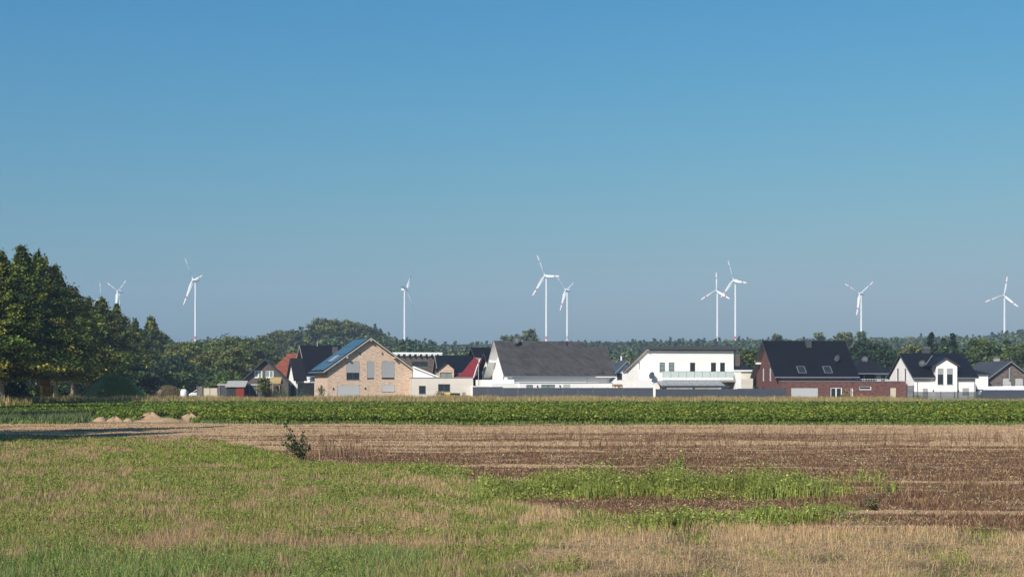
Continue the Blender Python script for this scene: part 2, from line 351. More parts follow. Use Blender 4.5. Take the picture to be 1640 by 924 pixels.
# ---------------------------------------------------------------- scattered plants (arrays)
def sample_field(nn, y0, y1, power=1.6, margin=1.25, xoff=0):
    """random points over the field between two distances; denser near the camera"""
    u = rng.random(nn); p = 2-power           # density per area ~ Y^-power, width grows with Y
    Y = (y0**p+u*(y1**p-y0**p))**(1/p)
    X = (rng.random(nn)*2-1)*(.3645*Y*margin+1.0)
    return X, Y
def blades(X, Y, Z, h, wd, lean, col, az=None):
    n_ = len(X); az = rng.random(n_)*2*np.pi if az is None else az
    la = rng.random(n_)*2*np.pi
    ex = np.cos(az)*wd/2; ey = np.sin(az)*wd/2
    lx = np.cos(la)*lean*h; ly = np.sin(la)*lean*h
    hz = h*np.sqrt(np.clip(1-lean**2, .02, 1))
    P = np.zeros((n_, 5, 3))
    P[:, 0] = np.stack([X-ex, Y-ey, Z-.02], 1); P[:, 1] = np.stack([X+ex, Y+ey, Z-.02], 1)
    P[:, 2] = np.stack([X-ex*.8+lx*.35, Y-ey*.8+ly*.35, Z+hz*.55], 1); P[:, 3] = np.stack([X+ex*.8+lx*.35, Y+ey*.8+ly*.35, Z+hz*.55], 1)
    P[:, 4] = np.stack([X+lx, Y+ly, Z+hz], 1)
    b = (np.arange(n_)*5)[:, None]
    return P.reshape(-1, 3), b+np.array([0, 1, 3, 2]), b+np.array([2, 3, 4]), col, col
def leaves(C, size, col, up=.3, asp=1.6, out=None):
    """one rhombic leaf quad per centre"""
    n_ = len(C); nrm = rng.normal(size=(n_, 3)); nrm[:, 2] = np.abs(nrm[:, 2])+up*2
    if out is not None: nrm = nrm+out
    nrm /= np.linalg.norm(nrm, axis=1)[:, None]
    t = rng.normal(size=(n_, 3)); t -= (t*nrm).sum(1)[:, None]*nrm; t /= np.linalg.norm(t, axis=1)[:, None]
    s = np.cross(nrm, t); sz = (size if np.ndim(size) else np.full(n_, size))[:, None]
    P = np.stack([C-t*sz*asp/2, C+s*sz/2-t*sz*.05, C+t*sz*asp/2-nrm*sz*.2, C-s*sz/2-t*sz*.05], 1)
    b = (np.arange(n_)*4)[:, None]
    return P.reshape(-1, 3), b+np.arange(4), col
def merge(name, parts, mat_, parent=None):
    Vs, Qs, Ts, CQ, CT = [], [], [], [], []; off = 0
    for p in parts:
        if len(p) == 3: V_, q, c = p; Qs.append(q+off); CQ.append(c)
        else: V_, q, t, c, c2 = p; Qs.append(q+off); Ts.append(t+off); CQ.append(c); CT.append(c2)
        Vs.append(V_); off += len(V_)
    return np_mesh(name, np.concatenate(Vs), np.concatenate(Qs), np.concatenate(Ts) if Ts else None, mat_,
                   np.concatenate(CQ), np.concatenate(CT) if CT else None, parent)
def pick(cols, n_, jit=.25):
    cols = np.array(cols); c = cols[rng.integers(0, len(cols), n_)]
    return c*np.exp(rng.normal(size=(n_, 1))*jit)*(1+rng.normal(size=(n_, 3))*.05)
GREENS = [(.18, .225, .04), (.23, .27, .05), (.14, .185, .035), (.28, .30, .075), (.36, .31, .11)]
LUSH = [(.14, .23, .06), (.18, .27, .07), (.23, .30, .08), (.12, .19, .05), (.30, .29, .13)]
LIME = [(.23, .29, .025), (.18, .255, .028), (.30, .33, .03), (.15, .215, .028)]
STRAW = [(.52, .37, .205), (.58, .42, .24), (.48, .335, .18), (.59, .425, .235), (.38, .26, .145)]
DEAD = [(.19, .11, .062), (.24, .145, .082), (.13, .075, .044), (.30, .19, .11)]

# meadow (green grass, dry grass, low weeds) in the foreground
X, Y = sample_field(900000, 13.2, 60, 1.75)
z = zones(X, Y); g = greenness(X, Y, z['px'], z['py']); wp = weedpatch(X, Y, z['px'], z['py'])
keep = (rng.random(len(X)) < z['meadow']) & (z['stub'])
X, Y, g, wp, px, py = [q[keep] for q in (X, Y, g, wp, z['px'], z['py'])]
isg = rng.random(len(X)) < g*.92+.02
litter = .35+.65*sstep(.36, .54, fbm(X*1.8+7, Y*1.1, 131, 4)); thin = rng.random(len(X)) < np.where(isg, 1, .85*(1-(1-litter)*sstep(640, 760, px)))
X, Y, g, isg, px, py = [q[thin] for q in (X, Y, g, isg, px, py)]
Z = gh(X, Y); wdt = np.maximum(.005, Y*.00036)*(.7+.6*rng.random(len(X)))
parts = []
i = isg; nlush = sstep(855, 895, py+40*(fbm(X*.8, Y*.8, 57)-.5))*sstep(740, 640, px+80*(fbm(X, Y, 58)-.5))
cg = pick(GREENS, i.sum()); lm = (rng.random(i.sum()) < .9*np.exp(-(((px[i]-420)/260)**2+((py[i]-733)/26)**2))); cg[lm] = pick(LIME, lm.sum(), .15)
lu = rng.random(i.sum()) < nlush[i]*.8; cg[lu] = pick(LUSH, lu.sum(), .2)
hh = (.04+.08*rng.random(i.sum())**1.5)*(.6+.6*g[i])*(.5+1.1*fbm(X[i]*1.4, Y[i]*1.2, 55, 3))*(1+.45*nlush[i])
parts.append(blades(X[i], Y[i], Z[i], hh, wdt[i]*1.15, .15+.6*rng.random(i.sum()), cg))
meadow_green = merge('green_grass', parts, M['grass'])
tag(meadow_green, 'green grass growing in loose patches across the near meadow', 'grass', kind='stuff')
i = ~isg; ns = i.sum(); flat = rng.random(ns) < .30+.60*sstep(690, 820, px[i])*sstep(850, 880, py[i])
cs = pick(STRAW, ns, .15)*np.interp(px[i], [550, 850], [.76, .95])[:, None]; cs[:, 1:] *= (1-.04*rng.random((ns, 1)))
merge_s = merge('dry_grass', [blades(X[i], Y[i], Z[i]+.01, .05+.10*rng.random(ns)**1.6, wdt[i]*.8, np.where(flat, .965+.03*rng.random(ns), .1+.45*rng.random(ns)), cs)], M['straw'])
tag(merge_s, 'bleached straw coloured grass and litter in the near meadow', 'dry grass', kind='stuff')
# low broad-leaved weeds between the grass
X, Y = sample_field(70000, 13.2, 58, 1.7); z = zones(X, Y); g = greenness(X, Y, z['px'], z['py'])
cl = vnoise(X*.9, Y*.9, 77)
k = (rng.random(len(X)) < z['meadow']*np.clip(g*1.5-.3, .015, 1)*sstep(.30, .65, cl)); X, Y = X[k], Y[k]
m_ = 9; Xc = np.repeat(X, m_); Yc = np.repeat(Y, m_); rr = .02+.07*rng.random(len(Xc)); aa = rng.random(len(Xc))*6.283
C = np.stack([Xc+rr*np.cos(aa), Yc+rr*np.sin(aa), gh(Xc, Yc)+.02+.10*rng.random(len(Xc))], 1)
base = np.repeat(pick([(.16, .22, .035), (.20, .26, .045), (.13, .185, .03), (.23, .28, .05)], len(X), .16), m_, 0)
wd_ = merge('weeds', [leaves(C, np.maximum(.016, Yc*.0008)*(.7+.6*rng.random(len(Xc))), base*np.exp(rng.normal(size=(len(Xc), 1))*.12), .5)], M['leaf'])
tag(wd_, 'low broad leaved weeds scattered through the near meadow grass', 'weeds', kind='stuff')
# the tall green weed strips in the bare brown field
X, Y = sample_field(1500000, 18, 42, 1.5, 1.1); px, py = PXY(X, Y); wp = weedpatch(X, Y, px, py)
k = rng.random(len(X)) < wp*.42; X, Y, wp, px, py = X[k], Y[k], wp[k], px[k], py[k]
n_ = len(X); clump = .05+1.15*sstep(.25, .75, fbm(X*1.3, Y*1.6, 83, 4))+.25*fbm(X*4, Y*4, 84, 2)
hs = (.42-.16*sstep(798, 815, py)-.17*(px < 760))*clump*(.5+.5*wp)
tone = fbm(X*.45, Y*.9, 87)
cg = pick([(.27, .31, .07), (.22, .27, .055), (.33, .34, .09), (.17, .22, .05)], n_, .18)*(.45+.9*fbm(X*1.7, Y*2.4, 88, 3))[:, None]; yl = rng.random(n_) < sstep(.5, .75, tone)*.7; cg[yl] = pick([(.27, .29, .045), (.23, .28, .05)], yl.sum(), .15)
st_ = blades(X, Y, gh(X, Y), hs*(.35+.6*rng.random(n_)), .012*(.7+.6*rng.random(n_)), .05+.35*rng.random(n_), cg)
sel = rng.random(n_) < .9*(1-.4*(py > 805)); C = np.stack([X[sel], Y[sel], gh(X[sel], Y[sel])+hs[sel]*(.1+.9*rng.random(sel.sum()))], 1)
C[:, :2] += rng.normal(size=(len(C), 2))*.04
strip = merge('weed_strip', [st_, leaves(C, .027*(.6+.8*rng.random(len(C))), cg[sel]*np.exp(rng.normal(size=(len(C), 1))*.2), .4)], M['leaf'])
tag(strip, 'bright green knee high weed strips standing in the brown field', 'weeds', kind='stuff')
# stubble rows: dead stalks and bleached straw in the brown field
X, Y = sample_field(520000, 17, 77, 1.35); z = zones(X, Y)
k = (rng.random(len(X)) < (1-z['meadow'])) & z['stub']; X, Y, px, py = X[k], Y[k], z['px'][k], z['py'][k]
yy = Y+.02*X+.5*(fbm(X*.05, Y*.2, 71)-.5); r = .5*fbm(X*.03, yy*.62, 72, 4)+.5*fbm(X*.12, yy*2.3, 73, 3)
dark = np.interp(py, [678, 697, 708, 722, 745, 800, 900], [.08, .32, .52, .80, .85, .80, .76])+(fbm(X*.06, Y*.1, 75)-.5)*.5
t = sstep(.45, .55, r+(dark-.5)*.34); n_ = len(X)
isd = rng.random(n_) < t*.85+.06
clm = sstep(.38, .60, fbm(X*1.6, Y*2.2, 95, 3)); drop = rng.random(n_) < isd*(1-clm)*.8; isd = isd & ~drop
hgt = np.where(isd, (.03+.10*rng.random(n_))*(.25+1.0*clm)*np.minimum(1.15, (24/Y)**.7), .03+.04*rng.random(n_)); wd = np.maximum(.009, Y*.00050)*(.7+.6*rng.random(n_))
cs = pick(STRAW, n_, .2); cs[isd] = pick(DEAD, isd.sum(), .25)
gr = rng.random(n_) < .045*sstep(.5, .65, fbm(X*.25, Y*.5, 99)); cs[gr] = pick(GREENS, gr.sum(), .2)
stb = merge('stubble', [blades(X, Y, gh(X, Y), hgt, wd, np.where(isd, .3+.65*rng.random(n_), .88+.1*rng.random(n_)), cs)], M['straw'])
tag(stb, 'rows of dead stalks and straw covering the bare brown field', 'stubble', kind='stuff')
# taller dead stems standing here and there
X, Y = sample_field(26000, 24, 66, 1.3); z = zones(X, Y); px, py = z['px'], z['py']
pr = (1-z['meadow'])*z['stub']*(.10+.9*np.exp(-(((py-708)/12)**2)))*sstep(.42, .66, fbm(X*.3, Y*.5, 103))*sstep(470, 560, px)+np.exp(-(((px-545)/55)**2+((py-728)/10)**2))*1.0
k = rng.random(len(X)) < np.clip(pr, 0, 1)*.42; X, Y = X[k], Y[k]; n_ = len(X); m_ = 4
X = np.repeat(X, m_)+rng.normal(size=n_*m_)*.05; Y = np.repeat(Y, m_)+rng.normal(size=n_*m_)*.05
ds = merge('dead_stems', [blades(X, Y, gh(X, Y), .15+.35*rng.random(n_*m_)**1.5, .012+.008*rng.random(n_*m_), .1+.35*rng.random(n_*m_), pick(DEAD+[(.24, .15, .11), (.20, .13, .10)], n_*m_, .2))], M['straw'])
tag(ds, 'thin reddish brown dead stems standing above the stubble', 'dead stems', kind='stuff')
# leafy green crop
def crop_points(nn, y0, y1, power):
    u = rng.random(nn); p = 2-power; Y = (y0**p+u*(y1**p-y0**p))**(1/p); X = (rng.random(nn)*2-1)*(.3645*Y*1.2+2)
    return X, Y
X, Y = crop_points(820000, 72, 139, 2.3); z = zones(X, Y); k = z['crop']; X, Y, px, py = X[k], Y[k], z['px'][k], z['py'][k]
zf = zones(X, Y-1.6)
frontband = ~zf['crop']
rowm = .5+.5*np.cos(2*np.pi*Y/.75); ht = (.30+.34*fbm(X*1.5, Y*1.5, 111)+.25*(fbm(X*.2, Y*.2, 113)-.5))*(.72+.28*rowm)
zz = ht*np.where(frontband, rng.random(len(X))**.6, 1-.35*rng.random(len(X))**1.5)
tone = fbm(X*.12, Y*.25, 117)
yel = np.clip(np.interp(py, [640, 655, 664, 672, 676], [.0, .04, .36, .45, .1])*(.4+1.2*tone)*(px > 300), 0, 1)
n_ = len(X); cg = pick([(.12, .175, .02), (.145, .20, .024), (.10, .15, .018), (.17, .22, .03)], n_, .15)
yl = rng.random(n_) < yel; cg[yl] = pick([(.22, .23, .025), (.30, .28, .03), (.17, .19, .025)], yl.sum(), .2)
cr = merge('leafy_crop', [leaves(np.stack([X, Y, zz], 1), (.08+.065*rng.random(n_))*(1+.004*(Y-75)), cg, .45, 1.4)], M['leaf'])
tag(cr, 'dense leafy green crop filling the band before the houses', 'crop', kind='stuff')
# low grass fringe along the near edge of the crop
X, Y = crop_points(90000, 71, 98, 1.5); z = zones(X, Y); z2 = zones(X, Y+2.2)
k = ((z2['crop'] | z2['leftgrass']) & ~z['crop'] & (rng.random(len(X)) < .8)) | z['leftgrass']
X, Y, lg = X[k], Y[k], z['leftgrass'][k]; n_ = len(X)
c = pick([(.12, .19, .04), (.10, .16, .035), (.17, .20, .06)], n_, .2); c[lg] = pick([(.10, .14, .05), (.14, .17, .07), (.08, .12, .035)], lg.sum(), .25)
fr = merge('grass_fringe', [blades(X, Y, 0*X, np.where(lg, .18+.30*rng.random(n_), .08+.16*rng.random(n_)), .05+.03*rng.random(n_), .1+.4*rng.random(n_), c)], M['grass'])
tag(fr, 'grass fringe along the near edge of the green crop', 'grass', kind='stuff')
# tall dry verge behind the crop
X, Y = crop_points(230000, 118, 181, 1.99); z = zones(X, Y); k = (z['verge'] | (z['crop'] == 0)) & (X > -21-.19*Y-14); X, Y, px = X[k], Y[k], z['px'][k]; n_ = len(X)
hcl = .45+.9*fbm(X*.35, Y*.2, 121)
hf = np.interp(px, [0, 300, 420, 520, 640, 1000, 1420, 1480, 1700], [1.15, .95, .8, .95, .95, .9, .8, .55, .55])*hcl
c = pick([(.42, .31, .13), (.36, .26, .12), (.48, .37, .18), (.29, .20, .10), (.24, .22, .08)], n_, .2)
gr = rng.random(n_) < np.interp(px, [0, 150, 400, 1440, 1500], [.5, .3, .12, .12, .55]); c[gr] = pick([(.14, .17, .05), (.18, .19, .06)], gr.sum(), .2)
vg = merge('dry_verge', [blades(X, Y, 0*X, hf*(.5+.6*rng.random(n_)), .05+.03*rng.random(n_), .05+.3*rng.random(n_), c)], M['straw'])
tag(vg, 'tall tan dry grass growing between the crop and the gardens', 'dry grass', kind='stuff')

# ---------------------------------------------------------------- far wooded hills
def crown_quads(cx, cy, z0, Rr, H, shape, nq, size, col, seed_jit=.22):
    """vectorised over trees: each gets nq quads in the upper shell of its crown"""
    nt_ = len(cx); t = rng.random((nt_, nq))**.8
    prof = np.where(shape[:, None] > .5, (1-t)*1.05+.05, np.sqrt(np.clip(1-(2*t-.85)**2/1.35, .03, 1)))
    az = rng.random((nt_, nq))*2*np.pi; lob = 1+.28*np.sin(az*3+cx[:, None]*1.7)*np.sin(t*7+cy[:, None])
    r = Rr[:, None]*prof*lob*np.sqrt(.45+.55*rng.random((nt_, nq)))
    C = np.stack([cx[:, None]+r*np.cos(az), cy[:, None]+r*np.sin(az), z0[:, None]+H[:, None]*(.12+.88*t)], -1).reshape(-1, 3)
    c = np.repeat(col, nq, 0)*np.exp(rng.normal(size=(nt_*nq, 1))*seed_jit)
    ou = np.stack([np.cos(az).reshape(-1), np.sin(az).reshape(-1), np.full(nt_*nq, .6)], 1)*.8
    return leaves(C, np.repeat(size, nq)*(.7+.8*rng.random(nt_*nq)), c, .5, 1.2, ou)
WOOD = [(.075, .115, .045), (.09, .13, .045), (.11, .145, .05), (.06, .09, .038), (.135, .165, .062)]
def forest(name, nn, pxr, dr, label, hmul=1.0, seedgap=None):
    px = pxr[0]+rng.random(nn)*(pxr[1]-pxr[0]); D = dr[0]+rng.random(nn)*(dr[1]-dr[0])
    X = (px-CX)/F*D; gz0 = hill(X, D)
    sp = vnoise(X*.012, D*.02, 5)
    con = (rng.random(nn) < np.clip((sp-.35)*1.0, .05, .4)).astype(float)
    H = (13.5+4*rng.random(nn))*hmul*np.where(con > .5, 1.08, .95); Rr = np.where(con > .5, 2.2+1.2*rng.random(nn), 3.6+2.4*rng.random(nn))
    col = pick(WOOD, nn, .14); col[con > .5] *= np.array([.62, .80, .85])
    lite = (rng.random(nn) < .10) & (con < .5); col[lite] = pick([(.11, .14, .04), (.13, .13, .04)], lite.sum(), .15)
    o = merge(name, [crown_quads(X, D, gz0-.5, Rr, H, con, 84, .0012*D+.30, col)], M['leaf'])
    return tag(o, label, 'forest', kind='stuff')
forest('distant_forest', 7200, (560, 1850), (520, 1010), 'long far off forest covering the low ridge behind the village')
forest('wooded_knoll', 3000, (150, 700), (430, 690), 'wooded knoll of mixed trees rising behind the left houses', .92)

# ---------------------------------------------------------------- single trees
def trunk_mesh(H, r0, th, lean=0, forks=5):
    mb = MB(); pts = []; rad = []
    for k in range(7):
        t = k/6; pts.append((lean*t*t*H+.12*math.sin(t*5+H), .10*math.cos(t*4+H)-.1, H*th*t)); rad.append(r0*(1-.75*t)*(1.35 if k == 0 else 1))
    mb.tube(pts, rad, 8)
    for k in range(forks):
        t = .35+.55*k/forks; a = k*2.4+H; p = Vector(pts[int(t*6)]); q = p+Vector((math.cos(a)*H*.14, math.sin(a)*H*.14, H*.13))
        mb.tube([p, (p+q)/2+Vector((0, 0, .1)), q], [r0*.45*(1-.5*t), r0*.3*(1-.5*t), r0*.1], 5)
    return mb
def tree(name, X, Y, H, Rw, label, cat='tree', group=None, form='round', nl=3500, ls=.3, cols=None, base=.12, bark='bark', lean=0, nb=130, z0=None, low=None):
    z0 = float(hill(np.array([X]), np.array([Y]))[0]) if z0 is None else z0
    e = empty(name, (X, Y, z0), random.random()*6.28 if form != 'young' else 0, label, cat, group)
    trunk_mesh(H, H*.017+.04, .8, lean).build('trunk', M[bark], e, smooth=True)
    cols = cols or GREENB
    t = rng.random(nb)**.85; az = rng.random(nb)*2*np.pi+np.arange(nb)*2.4
    if form == 'hornbeam': prof = np.clip(np.minimum((t+.10)/.22, 1), 0, 1)*(.96*(1-t**1.5)**.95+.04); droop = .12
    elif form == 'conifer': prof = (1-t)**1.1*.97+.03; droop = .22
    elif form == 'column': prof = np.sin(np.pi*(t*.86+.08))**.5; droop = -.25
    elif form == 'pine': prof = np.where(t > .35, np.sqrt(np.clip(1-(2*(t-.35)/.65-.9)**2/1.3, .05, 1)), .55*t/.35+.3); droop = 0
    else: prof = np.sqrt(np.clip(1-(2*t-.9)**2/1.25, .05, 1)); droop = .02
    lob = 1+.20*np.sin(az*2+H)+.12*np.sin(az*3.1+t*6+Rw)
    rr = Rw*prof*lob*(.72+.38*rng.random(nb)); rr[: nb//6] *= .55
    zt = H*(base+(1-base)*t)
    m_ = max(4, nl//nb); s = rng.random((nb, m_))**.6
    bt = pick(cols, nb, .32 if form == 'hornbeam' else .22)
    sp = (.075*Rw+.16) if form == 'hornbeam' else .085*Rw+.2; spz = sp*(.26 if form in ('hornbeam', 'conifer') else .62)
    R_ = rr[:, None]*(.35+.65*s)
    tap = ((1-t)*.75+.25)[:, None] if form in ('conifer', 'hornbeam') else 1.0
    P = np.stack([R_*np.cos(az)[:, None]+rng.normal(size=(nb, m_))*sp*tap, R_*np.sin(az)[:, None]+rng.normal(size=(nb, m_))*sp*tap,
                  zt[:, None]-droop*rr[:, None]*s*s+H*.02*s+rng.normal(size=(nb, m_))*spz], -1)
    if form == 'hornbeam' or form == 'conifer' or form == 'column':   # leader shoots on the top
        k = max(4, m_//3); P[: max(3, nb//30), :, :2] *= .35
    P = P.reshape(-1, 3); P[:, 2] = np.clip(P[:, 2], H*base*.6, H*1.12)
    if form == 'hornbeam':      # upright shoots break the outline
        sh = np.repeat(rng.random(nb) < .30, m_); P[sh, 2] += (rng.random(sh.sum())**2)*H*.065; P[sh, :2] *= (1+.10*rng.random((sh.sum(), 1)))
    c = np.repeat(bt, m_, 0)*np.exp(rng.normal(size=(nb*m_, 1))*.16)
    if low is not None:      # autumn colour has begun on the lowest branches
        lw = np.repeat(rng.random(nb) < np.clip(.75-t*2.2, 0, 1), m_); c[lw] = pick(low, lw.sum(), .25)
    ou = np.stack([np.repeat(np.cos(az), m_), np.repeat(np.sin(az), m_), np.full(len(P), .25)], 1)*.6
    merge('crown', [leaves(P, ls*(.6+.8*rng.random(len(P))), c, .35, 1.5, ou)], M['leaf'], e)
    return e
GREENB = [(.06, .10, .022), (.08, .125, .025), (.05, .08, .02), (.10, .14, .03)]
DARKG = [(.03, .055, .02), (.038, .07, .022), (.025, .045, .018)]
OLIVE = [(.10, .125, .024), (.125, .145, .03), (.075, .10, .022), (.145, .155, .035)]
YELG = [(.15, .16, .03), (.12, .14, .03), (.18, .17, .035)]
ROW = [(.07, .105, .016), (.09, .125, .018), (.045, .07, .013), (.12, .15, .02), (.055, .085, .015), (.17, .18, .025)]
# hornbeam row along the left side of the fields: runs from beside the camera away towards the village
def rowx(D): return -21-.19*D
rowD = [(121, 12.9, 4.6, 'tall hornbeam at the left edge of the picture, lowest leaves turning yellow'),
        (132, 14.1, 4.6, 'tall hornbeam of the row, its bare trunk standing left of the yellow panel'),
        (143, 14.8, 4.9, 'tallest hornbeam of the left row, crown right above the yellow panel'),
        (155, 14.3, 4.7, 'hornbeam with pale straight trunk just right of the yellow panel'),
        (172, 13.3, 4.7, 'hornbeam whose thin crooked trunk stands second right of the yellow panel'),
        (188, 12.9, 4.4, 'hornbeam standing directly behind the left flank of the grassy mound'),
        (206, 14.1, 5.0, 'pointed hornbeam rising behind the top of the grassy mound'),
        (230, 14.4, 5.0, 'hornbeam behind the right half of the grassy mound, left wind turbine over it'),
        (268, 13.9, 4.8, 'slim hornbeam in the dip just before the last pointed tree of the row'),
        (312, 16.5, 6.6, 'dark pointed hornbeam near the far end of the left tree row'),
        (358, 15.0, 6.6, 'farthest hornbeam of the left row, sloping down to the bushes')]
for i, (D, H, Rw, lab) in enumerate(rowD):
    nl = int(44000*(126/D)**1.1)
    tree('hornbeam', rowx(D), D, H, Rw, lab, group='hornbeams in the row along the field', form='hornbeam', nl=nl, ls=.06+.00085*D, cols=ROW,
         base=.19, bark='palebark', nb=int(330*(126/D)**.4), low=[(.26, .22, .03), (.20, .20, .03), (.30, .26, .035)] if i < 5 else None)
    if i == 0:
        pass
# near end of the same row (just outside the picture): its crowns shade the crop and the field edge
for X_, D, H, lab in ((-26.8, 41, 16.5, 'nearest hornbeam of the row beyond the left border'), (-27.2, 49, 16.8, 'second nearest hornbeam of the row beyond the left border'),
        (rowx(79)-1, 79, 14, 'hornbeam of the row beyond the left border level with the crop edge'), (rowx(97)-1, 97, 15, 'hornbeam just beyond the left border before the first visible one')):
    tree('hornbeam', X_, D, H, 3.7, lab, group='hornbeams at the near end of the row', form='hornbeam', nl=6000, ls=.34, cols=ROW, base=.22, bark='palebark', nb=170)
# undergrowth below the row
for k, (px, D, H, Rw, c, lab) in enumerate([(12, 128, 2.6, 1.6, DARKG, 'dark bush under the hornbeam at the left edge'), (20, 134, 1.9, 1.2, OLIVE, 'small leafy bush left of the first bare trunk'),
        (44, 142, 1.7, 1.2, GREENB, 'low shrub between the two trunks left of the yellow panel'), (86, 166, 2.2, 1.2, GREENB, 'leafy shrub right beside the yellow panel'),
        (225, 225, 3.8, 3.6, DARKG, 'dark shrub at the right foot of the grassy mound'), (252, 240, 4.2, 4, GREENB, 'green shrub between the mound and the tan earth heap'),
        (30, 200, 5, 6, DARKG, 'dark thicket deep behind the leftmost trunks'), (75, 215, 5, 7, DARKG, 'dark thicket behind the yellow panel'), (118, 230, 5, 7, DARKG, 'dark thicket deep behind the crooked trunk'), (150, 245, 5, 6, DARKG, 'dark thicket just left of the mound'), (-10, 185, 5, 6, DARKG, 'dark thicket at the left border behind the row')]):
    tree('shrub', gx(px, D), D, H, Rw, lab, cat='shrub', form='round', nl=2200, ls=.22+.0008*D, cols=c, base=.02, nb=60, group=None)
# broadleaf belt between the row and the grey brick house
belt = [(232, 330, 575, 7, OLIVE, 'olive tree filling the gap right of the last hornbeams'), (262, 345, 552, 8, GREENB, 'broad tree just right of the hornbeam row'),
        (286, 300, 553, 6.5, OLIVE+YELG[:1], 'brownish green tree below the left wind turbine'), (283, 262, 575, 4.6, DARKG, 'dark round tree in front of the belt'),
        (311, 320, 554, 6.5, GREENB, 'tree directly under the big left wind turbine'), (322, 290, 573, 4, YELG+OLIVE, 'lime tinted tree right of the dark round tree'),
        (338, 345, 549, 7.5, GREENB, 'tree in the belt over the pale garden fence'), (352, 300, 562, 5.5, OLIVE, 'olive tree over the pale garden fence'),
        (368, 340, 544, 8, OLIVE, 'highest broad tree of the belt, left of the grey brick gable'), (375, 285, 562, 4.5, YELG+OLIVE, 'yellowish tree right behind the small shed'),
        (392, 330, 548, 7.5, GREENB+OLIVE, 'tree behind the roof of the grey brick house'), (412, 350, 552, 7, OLIVE, 'tree above the ridge of the grey brick house'),
        (300, 250, 600, 3.6, GREENB, 'bushy tree above the white tank'), (334, 248, 598, 4, DARKG, 'bushy dark tree behind the pale fence'), (360, 245, 600, 3.6, GREENB, 'low green tree left of the grey brick house'),
        (262, 250, 603, 3.6, OLIVE, 'low tree left of the white tank')]
for px, D, ty, Rw, c, lab in belt:
    H = gz(ty, D); tree('broadleaf_tree', gx(px, D), D, H, Rw, lab, group='trees of the belt left of the houses', nl=6500, ls=.16+.0009*D, cols=c, base=.06, nb=110)
# pale poplars and conifers standing out on the knoll
kn = [(478, 560, 540, 5, 'conifer', DARKG, 'dark spire shaped fir on the left slope of the knoll'), (500, 565, 526, 4, 'conifer', DARKG, 'slim dark fir just left of the pale crowns on the knoll'),
      (515, 570, 513, 8, 'round', OLIVE+YELG[:1], 'highest pale green crown at the top of the knoll'), (534, 575, 515, 7, 'round', OLIVE, 'second high pale crown on top of the knoll'),
      (552, 580, 517, 8, 'round', OLIVE+YELG[:1], 'rounded pale crown on the knoll left of the brick house ridge'), (572, 585, 520, 7, 'round', OLIVE, 'pale crown right above the solar roof'),
      (588, 590, 527, 6, 'round', OLIVE, 'last pale crown on the right shoulder of the knoll'), (450, 540, 534, 7, 'round', OLIVE, 'rounded olive crown halfway up the left slope of the knoll'),
      (424, 520, 541, 6, 'round', OLIVE+YELG, 'brownish crown at the left foot of the knoll'), (466, 545, 531, 6, 'round', GREENB, 'green crown left of the dark spire shaped fir'),
      (600, 610, 534, 3.5, 'conifer', DARKG, 'small fir right of the knoll above the brick gable')]
for px, D, ty, Rw, form, c, lab in kn:
    X = gx(px, D); z0 = float(hill(np.array([X]), np.array([D]))[0]); H = gz(ty, D)-z0
    tree('fir' if form == 'conifer' else 'poplar', X, D, H, Rw, lab, group='trees standing out on the knoll', form=form, nl=4500, ls=.68, cols=c, base=.1, nb=90)
